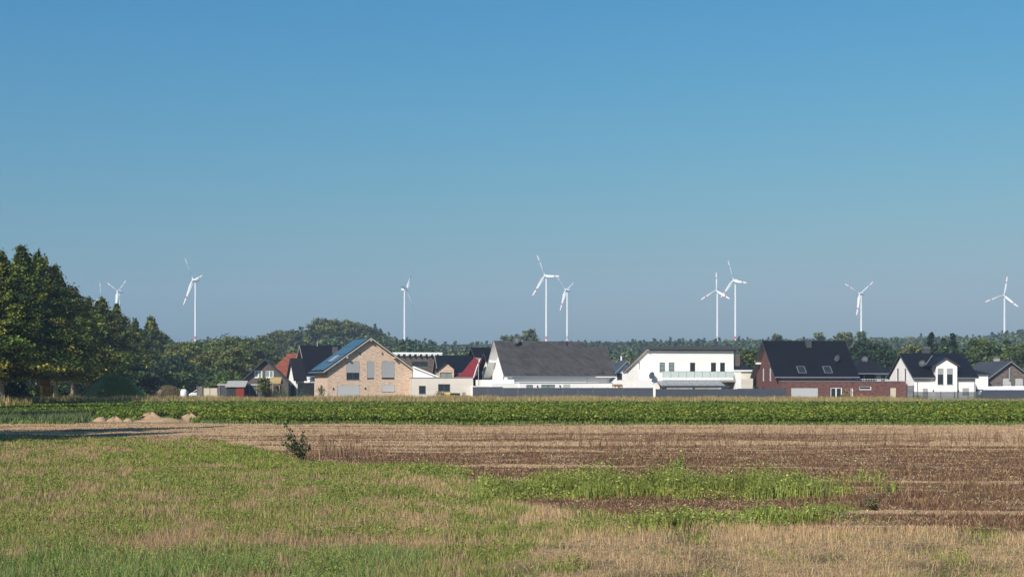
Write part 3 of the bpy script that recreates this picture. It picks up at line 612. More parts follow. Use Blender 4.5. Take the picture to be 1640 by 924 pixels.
# trees standing out above the village roofs
vt = [(849, 560, 530, 4.2, 'round', OLIVE, 'pale tree on the skyline left of the paired central turbines'), (826, 600, 540, 5, 'round', OLIVE, 'low rounded tree on the skyline above the satellite dish'),
      (808, 620, 541, 5, 'round', OLIVE, 'low olive tree on the skyline over the white gable'),
      (1200, 262, 567, 3.6, 'round', OLIVE, 'olive tree behind the dark roof with brick chimney'), (1188, 275, 570, 4, 'round', OLIVE+YELG, 'small yellowish tree right of the white modern house'),
      (1245, 560, 539, 2.8, 'column', [(.13, .155, .05), (.16, .18, .06), (.11, .135, .045)], 'pale column tree on the skyline left of the chimney'), (1311, 560, 536, 2.8, 'column', [(.13, .155, .05), (.16, .18, .06), (.11, .135, .045)], 'pale column tree on the skyline right of the chimney'),
      (1343, 520, 537, 2.5, 'column', [(.13, .155, .05), (.16, .18, .06), (.11, .135, .045)], 'first of two narrow pale trees right of the black roof ridge'), (1357, 525, 536, 2.8, 'column', [(.13, .155, .05), (.16, .18, .06), (.11, .135, .045)], 'second of two narrow pale trees right of the black roof ridge'),
      (1381, 540, 535, 2.6, 'column', GREENB, 'narrow tree at the foot of the second turbine from the right'),
      (1371, 290, 560, 5, 'pine', DARKG, 'dark spreading pine left behind the hip roof'), (1392, 300, 553, 6, 'pine', DARKG, 'largest dark pine behind the hip roof'), (1410, 285, 564, 4.6, 'pine', DARKG, 'low dark pine right behind the hip roof'),
      (1470, 340, 556, 6, 'round', YELG+OLIVE, 'yellowish tree left of the conifers over the dormer house'), (1492, 300, 534, 3.6, 'conifer', DARKG, 'dark spruce behind the chimney of the dormer house'),
      (1512, 290, 545, 5.6, 'conifer', [(.07, .12, .05), (.09, .14, .05)], 'broad lighter spruce above the dormer'), (1526, 310, 536, 3.8, 'conifer', DARKG, 'dark spruce right of the lighter broad one'),
      (1570, 285, 550, 6.2, 'round', GREENB+OLIVE, 'big round dark green tree between the two right houses'), (1548, 270, 570, 3.6, 'round', GREENB, 'low tree touching the right roof end of the dormer house'),
      (1612, 330, 546, 4.6, 'conifer', [(.055, .09, .03)], 'pointed green tree behind the mottled brick gable'), (1634, 300, 558, 6, 'round', OLIVE, 'olive tree at the right border behind the brick gable'),
      (1595, 310, 562, 5, 'round', GREENB, 'green tree behind the chimney of the mottled brick house'), (1660, 290, 552, 6, 'round', GREENB, 'tree just beyond the right border'),
      (745, 330, 573, 6, 'round', GREENB, 'green tree behind the dark roof left of the crimson roof'), (700, 345, 572, 7, 'round', GREENB, 'green tree behind the white rafter canopy'), (770, 350, 566, 6, 'round', GREENB, 'green tree above the crimson roof'),
      (985, 320, 580, 5, 'round', OLIVE, 'olive tree left of the small white house gable'), (965, 335, 577, 5, 'round', GREENB, 'green tree at the right end of the brown roof'), (1015, 300, 578, 4, 'round', OLIVE+YELG, 'low autumn tinted tree behind the small white house'),
      (1440, 330, 572, 6, 'round', GREENB, 'green tree between the hip roof and the dormer house'),
      (488, 300, 577, 5, 'round', GREENB+YELG, 'light green tree in front of the knoll above the red roof'), (450, 290, 585, 4.5, 'round', GREENB, 'green tree between grey brick gable and red roof')]
for px, D, ty, Rw, form, c, lab in vt:
    X = gx(px, D); z0 = float(hill(np.array([X]), np.array([D]))[0]); H = gz(ty, D)-z0
    nm = {'conifer': 'spruce', 'pine': 'pine_tree', 'column': 'poplar'}.get(form, 'broadleaf_tree')
    tree(nm, X, D, H, Rw, lab, group='trees standing behind the village roofs', form=form, nl=5000 if D < 400 else 3000, ls=.14+.0010*D, cols=c, base=.1, nb=100)

# grassy mound and tan earth heap at the left
def mound(name, X, Y, rx, ry, h, label, cat, m, grasscol, nb_):
    mb = MB(); n1, n2 = 28, 10; vs_ = [(0, 0, h)]
    for j in range(1, n2+1):
        for i in range(n1):
            t = j/n2; a = 2*math.pi*i/n1; r = t*(1+.10*math.sin(3*a+1)+.06*math.sin(5*a)); z = h*(1-t**2.2)*(1+.06*math.sin(4*a+t*5))-(.15 if j == n2 else 0)
            vs_.append((rx*r*math.cos(a), ry*r*math.sin(a), z))
    fs = [(0, 1+i, 1+(i+1) % n1) for i in range(n1)]
    for j in range(n2-1):
        for i in range(n1): fs.append((1+j*n1+i, 1+(j+1)*n1+i, 1+(j+1)*n1+(i+1) % n1, 1+j*n1+(i+1) % n1))
    mb.add(vs_, fs); o = mb.build(name, m, None, True); o.location = (X, Y, 0); tag(o, label, cat, kind='structure')
    t = np.sqrt(rng.random(nb_)); a = rng.random(nb_)*2*np.pi; zz = h*(1-t**2.2)
    g = merge(name+'_grass', [blades(X+rx*t*np.cos(a), Y+ry*t*np.sin(a), zz-.05, .15+.25*rng.random(nb_), .07+.03*rng.random(nb_), .1+.5*rng.random(nb_), pick(grasscol, nb_, .2))], M['grass'])
    tag(g, 'grass covering the '+('earth mound' if 'grass' in name else 'tan heap'), 'grass', kind='stuff')
mound('grassy_mound', gx(180, 163), 163, 3.8, 4.5, 3.1, 'smooth grassy mound', 'mound', mat('mound_turf', (.16, .20, .06), .95), [(.21, .27, .07), (.25, .30, .08), (.17, .22, .06)], 26000)  # turf and blade colours lightened in place of sunlight the trees block
mound('earth_heap', gx(268, 196), 196, 2.6, 3, 1.9, 'tan earth heap', 'mound', mat('earth', (.20, .14, .09), .95), [(.24, .17, .10), (.18, .13, .08), (.14, .14, .05)], 5000)

def sand_heap(px, D, r, h, lab):
    mb = MB(); n1, n2 = 22, 6; vs_ = [(0, 0, h)]
    for j in range(1, n2+1):
        for i_ in range(n1):
            t = j/n2; a = 2*math.pi*i_/n1; q = t*(1+.16*math.sin(3*a+px)+.10*math.sin(5*a+D)); vs_.append((r*q*math.cos(a), r*1.3*q*math.sin(a), h*(1-t**1.6)*(1+.18*math.sin(4*a+t*4+px))-(.06 if j == n2 else 0)))
    mb.add(vs_, [(0, 1+i_, 1+(i_+1) % n1) for i_ in range(n1)]+[(1+j*n1+i_, 1+(j+1)*n1+i_, 1+(j+1)*n1+(i_+1) % n1, 1+j*n1+(i_+1) % n1) for j in range(n2-1) for i_ in range(n1)])
    o = mb.build('sand_heap', M['sand'], None, True); o.location = (gx(px, D), D, 0); tag(o, lab, 'sand heap', 'sand heaps at the near edge of the crop')
M['sand'] = mat('yellow_sand', (.37, .25, .145), .95, .1, var=.25, vscale=(3, 3, 3), bump=.8, bscale=6)
for a_ in ((162, 79.5, .42, .24, 'leftmost sand heap, beside the dark grass block'), (184, 79, .5, .27, 'second sand heap from the dark grass block'), (206, 79.5, .3, .17, 'smallest sand heap, third from the left'),
           (241, 84, .75, .42, 'highest sand heap, standing in the gap of the crop'), (262, 79, 1.3, .20, 'wide flat sand heap in front of the highest one'), (304, 85, .6, .33, 'rightmost sand heap at the crop edge')): sand_heap(*a_)

# ---------------------------------------------------------------- wind turbines
TUR = [ # hub px, hub py, tower px, three tips (px,py), red band on the tower
 (161.5, 478, 162.5, [(161, 450.5), (148, 491), (175, 491)], False, 'wind turbine almost hidden by the hornbeams, only one thin blade showing'),
 (189.5, 467, 191.6, [(176.5, 451.4), (206.6, 449), (186, 500)], False, 'wind turbine half hidden behind the hornbeam tops'),
 (309.7, 448.6, 313, [(300, 414), (327.5, 445), (291.5, 495)], True, 'tall wind turbine standing free right of the tree row, red band low on its tower'),
 (651.5, 464, 648, [(661, 431.5), (664.4, 503), (641.7, 463.6)], False, 'wind turbine above the beige brick house, rotor on the right of its tower'),
 (872.5, 442, 875, [(864.7, 411), (899.7, 444.7), (849.4, 481)], True, 'taller wind turbine of the pair above the brown roof'),
 (906, 465, 908.5, [(895.3, 447), (922, 456), (894.5, 504)], True, 'smaller wind turbine of the pair above the brown roof'),
 (1146.8, 465.5, 1148.9, [(1147.4, 439), (1120, 485), (1169.8, 484)], True, 'smaller wind turbine of the pair above the white modern house'),
 (1174.4, 449.3, 1177.8, [(1168, 417), (1198, 457), (1152, 481)], True, 'taller wind turbine of the pair above the white modern house'),
 (1376.7, 470.6, 1379.3, [(1350.8, 453), (1398, 453.6), (1373, 510)], False, 'wind turbine with one blade hanging straight down, right of the black roof'),
 (1606.6, 473, 1608.8, [(1611, 443), (1575.7, 484.4), (1629.6, 496)], False, 'wind turbine farthest to the right above the mottled brick house')]
for hx, hy, tx, tips, band, lab in TUR:
    D = 148/(HY-hy)*F; z = gz(hy, D); X = gx(tx, D); s = D/F
    d = [((px-hx)*s, (hy-py)*s) for px, py in tips]
    Lb = math.sqrt(sum(q[1]**2 for q in d)/1.5)
    best = None
    side_ = -1 if hx < tx else 1
    for c0 in np.arange(.2, 1.0, .025):
        for t0 in range(0, 120, 2):
            for perm in ((0, 1, 2), (0, 2, 1), (1, 0, 2), (1, 2, 0), (2, 0, 1), (2, 1, 0)):
                e = 0
                for k in range(3):
                    tt = R(t0+120*perm[k]); e += (Lb*math.cos(tt)-d[k][1])**2+(Lb*math.sin(tt)*c0+side_*math.sqrt(1-c0*c0)*Lb*.10*(1-math.cos(tt))*.9-d[k][0])**2
                if best is None or e < best[0]: best = (e, c0, t0)
    _, c0, t0 = best
    side = -1 if hx < tx else 1
    view = math.atan2(X, D)
    nrm_a = math.acos(c0)                                    # angle between rotor axis and the line to the camera
    nx_ = -math.sin(view)*math.cos(nrm_a)+side*math.cos(view)*math.sin(nrm_a); ny_ = -math.cos(view)*math.cos(nrm_a)-side*math.sin(view)*math.sin(nrm_a)
    n3 = Vector((nx_, ny_, 0)); h3 = Vector((-ny_, nx_, 0)); z3 = Vector((0, 0, 1))
    if h3.x < 0: h3 = -h3
    off = abs(hx-tx)*s/max(.3, abs(nx_))
    e = empty('wind_turbine', (X, D, 0), 0, lab, 'wind turbine', 'wind turbines behind the ridge')
    zb = 0; mb = MB(); hh_ = z-zb
    rings = [0, .10, .16, .173, .3, .5, .7, .9, .985]; b0 = D/F*2.6*.80; b1 = D/F*1.3
    zf_ = lambda py: gz(py, D)
    lv = [zb, 22, (zf_(543) if band else 30), (zf_(538.5) if band else 34), z*.5, z*.75, z-1.6]
    for a_, b_ in zip(lv[:-1], lv[1:]):
        r1 = b0+(b1-b0)*(a_/z); r2 = b0+(b1-b0)*(b_/z)
        mb.tube([(0, 0, a_), (0, 0, b_)], [r1, r2], 16, 1 if band and a_ == lv[2] else 0, cap=False)
    mb.build('tower', [M['whitepaint'], M['redband']], e, smooth=True)
    q = MB(); H0 = Vector((0, 0, z)); tip = H0+n3*off
    q.tube([H0-n3*5.5, H0-n3*5.0, H0-n3*1, H0+n3*(off-1.4)], [1.0, 1.9, 2.1, 1.5], 10)
    q.build('nacelle', M['whitepaint'], e, True)
    q = MB(); q.tube([tip-n3*1.6, tip-n3*.2, tip+n3*1.2, tip+n3*2.0], [1.6, 1.7, 1.1, .3], 10); q.build('hub', M['whitepaint'], e, True)
    for k in range(3):
        tt = R(t0+120*k); dd = (z3*math.cos(tt)+h3*math.sin(tt)+n3*(.09*(1-math.cos(tt)))).normalized(); ch = dd.cross(n3).normalized()
        mb = MB(); prof = [(0, .9, .8), (.06, 1.0, .7), (.2, 1.75, .42), (.4, 1.3, .3), (.6, .95, .22), (.68, .85, .2), (.80, .7, .16), (.92, .5, .12), (1.0, .15, .06)]
        for j in range(len(prof)-1):
            vv = []
            for (t_, c_, th) in (prof[j], prof[j+1]):
                pc = tip+dd*(Lb*t_)+n3*(.03*Lb*t_*t_); tw = R(55*(1-t_)**1.5+8); cd = (ch*math.cos(tw)+n3*math.sin(tw)); td = dd.cross(cd)
                c_ *= 1.4; th *= 1.3; vv += [pc+cd*c_*1.15, pc+td*th, pc-cd*c_*.75, pc-td*th]
            mb.add(vv, [(i, (i+1) % 4, 4+(i+1) % 4, 4+i) for i in range(4)]+([(0, 1, 2, 3)] if j == 0 else []), 1 if j in (4, 7) else 0)
        mb.build('blade', [M['whitepaint'], M['redband']], e, smooth=False)

# ---------------------------------------------------------------- buildings
class Bld:
    """a thing with its own frame: u along the front, v away from it, z up; features are placed where the photo's sight lines meet its faces"""
    def __init__(s, name, label, px, D, yaw=0, cat='house', group=None):
        s.X = gx(px, D); s.D = D; s.yaw = R(yaw); s.name = name
        s.e = empty(name, (s.X, D, 0), s.yaw, label, cat, group); s.c, s.s = math.cos(s.yaw), math.sin(s.yaw)
        s.o = s.loc(0, 0, CH)
    def loc(s, x, y, z): dx, dy = x-s.X, y-s.D; return Vector((dx*s.c+dy*s.s, -dx*s.s+dy*s.c, z))
    def ray(s, px, py):
        dx, dy, dz = (px-CX)/F, 1.0, (HY-py)/F; return Vector((dx*s.c+dy*s.s, -dx*s.s+dy*s.c, dz))
    def front(s, px, py, v=0):
        d = s.ray(px, py); t = (v-s.o.y)/d.y; p = s.o+d*t; return p.x, p.z
    def side(s, px, py, u=0):
        d = s.ray(px, py); t = (u-s.o.x)/d.x; p = s.o+d*t; return p.y, p.z
    def plane(s, px, py, fr):
        d = s.ray(px, py); O, S_, T_, N_ = fr; t = (O-s.o).dot(N_)/d.dot(N_); p = s.o+d*t-O; return p.dot(S_), p.dot(T_)
    def part(s, name, mb, m, parent=None, **k): return mb.build(name, m, parent or s.e, **k)
def TF(v0): return lambda a, d, z: (a, v0+d, z)          # front face frame: along, depth, height
def TS(u0): return lambda a, d, z: (u0+d, a, z)          # left side face frame
def cut(o, boxes):
    """cut window and door recesses into a wall"""
    if not boxes: return
    mb = MB()
    for (T, a0, a1, z0, z1, dep) in boxes: mb.box(a0, a1, -.3, dep, z0, z1, T=T)
    c = mb.build('cutter', []); c.parent = o.parent
    md = o.modifiers.new('b', 'BOOLEAN'); md.operation = 'DIFFERENCE'; md.solver = 'EXACT'; md.object = c
    bpy.context.view_layer.update(); dg = bpy.context.evaluated_depsgraph_get()
    me = bpy.data.meshes.new_from_object(o.evaluated_get(dg)); o.modifiers.clear(); old = o.data
    if len(me.polygons) > 3: o.data = me
    bpy.data.objects.remove(c)
def window(B, T, a0, a1, z0, z1, boxes, name='window', frame='anth', glass='glass', mull=1, shut=0, shutm='shutter', sill=True, rail=0, fw=.07, wall=None, dep=.16):
    a0, a1 = min(a0, a1), max(a0, a1); z0, z1 = min(z0, z1), max(z0, z1)
    boxes.append((T, a0, a1, z0, z1, dep)); g = .004
    mb = MB()
    mb.box(a0+g, a0+fw, dep-.09, dep-.02, z0+g, z1-g, T=T); mb.box(a1-fw, a1-g, dep-.09, dep-.02, z0+g, z1-g, T=T)
    mb.box(a0+fw, a1-fw, dep-.088, dep-.02, z0+g, z0+fw, T=T); mb.box(a0+fw, a1-fw, dep-.088, dep-.02, z1-fw, z1-g, T=T)
    for k in range(1, mull):
        a = a0+(a1-a0)*k/mull; mb.box(a-fw*.6, a+fw*.6, dep-.086, dep-.022, z0+fw, z1-fw, T=T)
    for k in range(1, rail+1):
        zz = z0+(z1-z0)*k/(rail+1); mb.box(a0+fw, a1-fw, dep-.084, dep-.024, zz-.025, zz+.025, T=T)
    f = B.part(name, mb, M[frame])
    B.part('pane', MB().box(a0+fw*.8, a1-fw*.8, dep-.05, dep-.035, z0+fw*.8, z1-fw*.8, T=T), M[glass], f)
    if shut:
        zs = z1-(z1-z0)*shut; sb = MB(); k = max(2, int((z1-zs)/.12))
        for i in range(k): sb.box(a0+.03, a1-.03, dep-.135, dep-.118, zs+(z1-zs)*i/k+.012, zs+(z1-zs)*(i+1)/k-.003, T=T)
        sb.box(a0+.035, a1-.035, dep-.115, dep-.10, zs, z1-.01, T=T)
        B.part('shutter', sb, M[shutm], f)
    if sill: B.part('sill', MB().box(a0-.04, a1+.04, -.05, dep-.1, z0-.05, z0-.004, T=T), M['zinc' if frame != 'whiteframe' else 'whiteframe'], f)
    return f
def win(B, r, boxes, v=0, **k):
    a0, z1 = B.front(r[0], r[1], v); a1, z0 = B.front(r[2], r[3], v)
    return window(B, TF(v), a0, a1, max(z0, .06), z1, boxes, **k)
def wins(B, r, boxes, u=0, **k):
    a1, z1 = B.side(r[0], r[1], u); a0, _ = B.side(r[2], r[1], u); am = (a0+a1)/2
    d = (gx(820, 1), B.loc(0, 0, 0)); z1 = B.side((r[0]+r[2])/2, r[1], u)[1]; z0 = B.side((r[0]+r[2])/2, r[3], u)[1]
    return window(B, TS(u), a0, a1, z0, z1, boxes, **k)
def wall(B, mb, m, boxes, name='wall', parent=None):
    o = B.part(name, mb, M[m], parent); cut(o, boxes); return o
def gable_u(B, u0, u1, v0, v1, ze, zr, roofm, wallm, ov=.45, og=.45, th=.2, boxes=None, soff='soffit', gut=True, vr=None, lining=None, ze2=None):
    """ridge parallel to the front; returns wall, roof, front slope frame"""
    vm = (v0+v1)/2 if vr is None else vr; k = (zr-ze)/(vm-v0); ze2 = ze if ze2 is None else ze2; k2 = (zr-ze2)/(v1-vm)
    wb = MB().prism([(v0, 0), (v1, 0), (v1, ze2-.02), (vm, zr-.02), (v0, ze-.02)], u0, u1, 'u')
    w_ = wall(B, wb, wallm, boxes)
    a, b = v0-ov, v1+ov; za, zb = ze-k*ov, ze2-k2*ov
    r_ = B.part('roof', MB().prism([(a, za), (vm, zr), (b, zb), (b, zb+th), (vm, zr+th), (a, za+th)], u0-og, u1+og, 'u'), M[roofm])
    for g0, g1 in ((u0-og-.03, u0-og-.004), (u1+og+.004, u1+og+.03)):
        B.part('bargeboard', MB().prism([(a, za-.05), (vm, zr-.05), (b, zb-.05), (b, zb+th*.7), (vm, zr+th*.7), (a, za+th*.7)], g0, g1, 'u'), M[soff], r_)
    if lining: B.part('verge_lining', MB().prism([(a+.02, za-.045), (vm, zr-.045), (b-.02, zb-.045), (b-.02, zb-.004), (vm, zr-.004), (a+.02, za-.004)], u0-og+.002, u0-.004, 'u'), M[lining], r_)
    if gut: B.part('gutter', MB().tube([(u0-og, a-.07, za+.05), (u1+og, a-.07, za+.05)], .075, 8), M['zinc'], r_)
    S_ = Vector((0, -(vm-v0), -(zr-ze))).normalized(); N_ = Vector((0, -(zr-ze), (vm-v0))).normalized()
    return w_, r_, (Vector((0, vm, zr+th)), S_, Vector((1, 0, 0)), N_)
def gable_v(B, u0, u1, v0, v1, ze, zr, roofm, wallm, ov=.45, og=.45, th=.2, boxes=None, soff='soffit', um=None, ze2=None, gut=True):
    """gable faces the front; returns wall, roof, left slope frame"""
    um = (u0+u1)/2 if um is None else um; k = (zr-ze)/(um-u0); ze2 = ze if ze2 is None else ze2; k2 = (zr-ze2)/(u1-um)
    wb = MB().prism([(u0, 0), (u1, 0), (u1, ze2-.02), (um, zr-.02), (u0, ze-.02)], v0, v1, 'v')
    w_ = wall(B, wb, wallm, boxes)
    a, b = u0-ov, u1+ov; za, zb = ze-k*ov, ze2-k2*ov
    r_ = B.part('roof', MB().prism([(a, za), (um, zr), (b, zb), (b, zb+th), (um, zr+th), (a, za+th)], v0-og, v1+og, 'v'), M[roofm])
    B.part('bargeboard', MB().prism([(a, za-.05), (um, zr-.05), (b, zb-.05), (b, zb+th*.6), (um, zr+th*.6), (a, za+th*.6)], v0-og-.03, v0-og-.004, 'v'), M[soff], r_)
    if gut:
        B.part('gutter', MB().tube([(a-.07, v0-og, za+.05), (a-.07, v1+og, za+.05)], .07, 8), M['zinc'], r_)
    S_ = Vector((-(um-u0), 0, -(zr-ze))).normalized(); N_ = Vector((-(zr-ze), 0, (um-u0))).normalized()
    return w_, r_, (Vector((um, 0, zr+th)), S_, Vector((0, 1, 0)), N_)
def pbox(mb, fr, s0, s1, t0, t1, n0, n1, m=0):
    O, S_, T_, N_ = fr
    return mb.box(s0, s1, t0, t1, n0, n1, m, T=lambda a, b, c: O+S_*a+T_*b+N_*c)
def skylight(B, fr, r, roof):
    pts = [B.plane(x, y, fr) for x, y in ((r[0], r[1]), (r[2], r[3]))]
    s0, s1 = sorted((pts[0][0], pts[1][0])); tm = (B.plane((r[0]+r[2])/2, (r[1]+r[3])/2, fr)[1]); wd = r[4]
    mb = MB(); t0, t1 = tm-wd/2, tm+wd/2
    for a in ((s0, s0+.09, t0, t1), (s1-.09, s1, t0, t1), (s0+.09, s1-.09, t0, t0+.09), (s0+.09, s1-.09, t1-.09, t1)): pbox(mb, fr, *a, .004, .10)
    f = B.part('skylight', mb, M['skyframe'], roof); mb = MB(); pbox(mb, fr, s0+.095, s1-.095, t0+.095, t1-.095, .006, .06); B.part('pane', mb, M['glass'], f) if roof.parent is None else None
    if roof.parent is not None: mb.build('skylight_pane', M['glass'], roof)
def chimney(B, u, v, z0, z1, w_, d_, m, roof, cap=True, capm='zinc'):
    mb = MB().box(u-w_/2, u+w_/2, v-d_/2, v+d_/2, z0, z1)
    c = B.part('chimney', mb, M[m], roof)
    return c
def chim2(B, u, v, z0, z1, w_, d_, m, roof):
    mb = MB().box(u-w_/2, u+w_/2, v-d_/2, v+d_/2, z0, z1); mb.box(u-w_/2-.05, u+w_/2+.05, v-d_/2-.05, v+d_/2+.05, z1+.002, z1+.07, 1)
    for du in (-.18, .18): mb.box(u+du-.03, u+du+.03, v-.03, v+.03, z1+.072, z1+.2, 1)
    mb.box(u-w_/2-.02, u+w_/2+.02, v-d_/2-.02, v+d_/2+.02, z1+.202, z1+.24, 1)
    return B.part('chimney', mb, [M[m], M['zinc']], roof)
def dish(B, p, roof, r=.42, face=(-.45, -.8, .35), m='dish'):
    p = Vector(p); n_ = Vector(face).normalized(); a = n_.cross(Vector((0, 0, 1))).normalized(); b = a.cross(n_)
    mb = MB(); vs_ = [p-n_*.10]; seg = 16
    for j in (1, 2, 3):
        for i in range(seg):
            t = 2*math.pi*i/seg; q = j/3; vs_.append(p+(a*math.cos(t)+b*math.sin(t)*1.08)*r*q+n_*(-.10+.10*q*q))
    fs = [(0, 1+i, 1+(i+1) % seg) for i in range(seg)]+[(1+j*seg+i, 1+(j+1)*seg+i, 1+(j+1)*seg+(i+1) % seg, 1+j*seg+(i+1) % seg) for j in range(2) for i in range(seg)]
    back = [v-n_*.025 for v in vs_]; nn_ = len(vs_); mb.add(vs_+back, fs+[tuple(nn_+i for i in f[::-1]) for f in fs]+[(1+2*seg+i, nn_+1+2*seg+i, nn_+1+2*seg+(i+1) % seg, 1+2*seg+(i+1) % seg) for i in range(seg)])
    mb.tube([p-b*r*.9, p+n_*r*.9-b*r*.25], .02, 5); mb.tube([p+n_*(r*.85)-b*r*.25, p+n_*(r*1.1)-b*r*.22], .05, 6)
    mb.tube([p-n_*.12, p-n_*.25-Vector((0, 0, r*.5)), p-n_*.2-Vector((0, 0, r*1.9))], .03, 6)
    return B.part('satellite_dish', mb, M[m], roof, smooth=False)
def lamp(B, px, py, v=0):
    u, z = B.front(px, py, v); B.part('wall_lamp', MB().box(u-.06, u+.06, v-.12, v-.003, z-.12, z+.12), M['black'])
def downpipe(B, u, v, z0, z1): B.part('downpipe', MB().tube([(u, v, z0), (u, v, z1)], .05, 6), M['zinc'])

# --- beige brick house with solar roof
B = Bld('brick_house', 'beige brick house with wide gable and blue solar panels on its left roof slope', 524.5, 186, 20)
uR, _ = B.front(660, 600); zr = B.front(596, 539.5, -1)[1]-.2; ze = B.front(670, 597, -1)[1]
W = uR; bx = []
k_ = (zr-ze)/(W/2+.65); zeW = ze+k_*.65
for r, sh, mu, sl in (((555, 578.5, 576, 608), .62, 2, 1), ((588, 578.5, 599.5, 607.5), .92, 1, 0), ((611.5, 578.5, 632, 607.5), .90, 1, 0), ((611.5, 616, 632, 627), 1.0, 1, 1), ((540.5, 617, 576, 636), 1.0, 2, 0)):
    win(B, r, bx, frame='anth', shut=sh, mull=mu, sill=bool(sl), glass='glass', shutm='greyshutter' if r[1] < 600 else 'shutter')
wins(B, (512.5, 617, 516.5, 630), bx, frame='anth', sill=False)
w_, rf, fr = gable_v(B, 0, W, 0, 8.0, zeW, zr, 'darktile', 'beige', ov=.65, og=.5, boxes=bx, soff='soffit')
for uu, zz in ((W*.22, 0), (W*.5, 0), (W*.78, 0)):                       # purlin ends under the verge
    z0 = zeW+(zr-zeW)*(1-abs(uu-W/2)/(W/2)); B.part('purlin', MB().box(uu-.1, uu+.1, -.62, -.002, z0-.36, z0-.14), M['soffit'], rf)
sl_len = math.hypot(W/2+.65, (zr-zeW)/(W/2)*(W/2+.65)); cols_ = 6; pw = (8+.5*2-.3)/cols_
for c_ in range(cols_):
    for r_ in range(4):
        if c_ in (2, 3) and r_ in (2,): continue
        s0 = .35+r_*(sl_len-.5)/4; t0 = -.38+c_*pw; mb = MB()
        pbox(mb, fr, s0, s0+(sl_len-.5)/4-.05, t0, t0+pw-.04, .05, .085, 0); pbox(mb, fr, s0-.015, s0+(sl_len-.5)/4-.035, t0-.015, t0+pw-.025, .035, .048, 1)
        B.part('solar_panel', mb, [M['solar'], M['solarframe']], rf)
mb = MB(); pbox(mb, fr, .35+2*(sl_len-.5)/4+.15, .35+3*(sl_len-.5)/4-.2, -.38+2*pw+.3, -.38+4*pw-.4, .004, .12); B.part('skylight', mb, M['steel'], rf)
for px, py in ((533.5, 622), (584.5, 621.5), (576, 566), (612, 566)): lamp(B, px, py)
downpipe(B, W+.12, -.1, .1, zeW-.3)
# white flat roofed annex right of it
A = Bld('garage_annex', 'low white flat roofed annex with one open window beside the beige brick house', 659.5, 185.2, 7, cat='annex')
uR, zt = A.front(757.5, 605.5); bx = []
win(A, (671, 617.7, 682, 630.5), bx, mull=1); win(A, (701.8, 615, 721, 627), bx, frame='anth', mull=2)
a0, z1 = A.front(740, 628); a1, z0 = A.front(745.6, 634)
wall(A, MB().box(0, uR, 0, 6.5, 0, zt), 'paleplaster', bx)
A.part('roof', MB().box(-.04, uR+.05, -.05, 6.55, zt+.003, zt+.12), M['zinc']); A.part('vent_grille', MB().box(a0, a1, -.03, -.003, z0, z1), M['greywood'])
lr = A.part('lean_to_roof', MB().prism([(A.front(664, 590)[0], gz(589, 189)), (A.front(704, 605)[0], gz(604.3, 189)), (A.front(704, 605)[0], gz(602.6, 189)), (A.front(664, 588)[0], gz(586.5, 189))], 2.2, 6.2, 'v'), M['white'])
A.part('gable_infill', MB().prism([(A.front(664, 590)[0], zt+.13), (A.front(702, 605)[0], zt+.13), (A.front(664, 588)[0], gz(589.5, 189))], 2.5, 6.0, 'v'), M['whiteframe'])
# --- grey brick gable house on the left
B = Bld('brick_house', 'dark grey brick gable house with two white windows at the left end of the village', 388, 196, 8)
uR, _ = B.front(462, 600); uL = 0; bx = []; zr = B.front(424.5, 573.5, -.5)[1]-.2; ze = B.front(462, 611)[1]
win(B, (407.6, 593.2, 420, 604.8), bx, frame='whiteframe', mull=2, glass='curtain', fw=.11); win(B, (425, 593.2, 438, 604.8), bx, frame='whiteframe', mull=2, glass='curtain', fw=.11)
um = B.front(424.5, 590, 0)[0]
w_, rf, fr = gable_v(B, 0, uR, 0, 10, ze+.1, zr, 'darktile', 'dgreybrick', ov=.5, og=.5, boxes=bx, soff='anth', um=um, ze2=ze)
mb = MB(); pbox(mb, fr, 1.0, 2.4, 3.0, 4.6, .004, .10); B.part('skylight', mb, M['curtain'], rf)
dish(B, fr[0]+fr[1]*2.9+Vector((0, 1.8, .5)), rf, .3)
# shed and low carport in front of it
S_ = Bld('garden_shed', 'small shed with white sloping roof and red door in front of the grey brick house', 362.5, 190, 4, cat='shed')
u1, zt = S_.front(391.5, 619.5); wb = MB().box(0, u1, 0, 2.6, 0, zt)
S_.part('wall', wb, M['darkwood']); u0, zd = S_.front(378, 620.5); S_.part('door', MB().box(u0, u1-.06, -.05, -.003, .05, zt-.08), M['redpaint'])
S_.part('roof', MB().prism([(-.25, zt-.02), (2.9, zt+.75), (2.9, zt+.85), (-.25, zt+.08)], -.15, u1+.15, 'u'), M['concrete'])
S_ = Bld('carport', 'long low dark carport with pale roof edge running behind the red door shed', 348, 193, 3, cat='carport')
u1, zt = S_.front(420, 614.5); S_.part('wall', MB().box(.05, u1-.05, .1, 5, 0, zt-.25), M['slatfence']); S_.part('roof', MB().box(0, u1, 0, 5.2, zt-.245, zt), M['concrete'])
for k in range(6): S_.part('post', MB().box(.2+k*u1/6, .32+k*u1/6, -.02, .098, 0, zt-.25), M['greywood'])
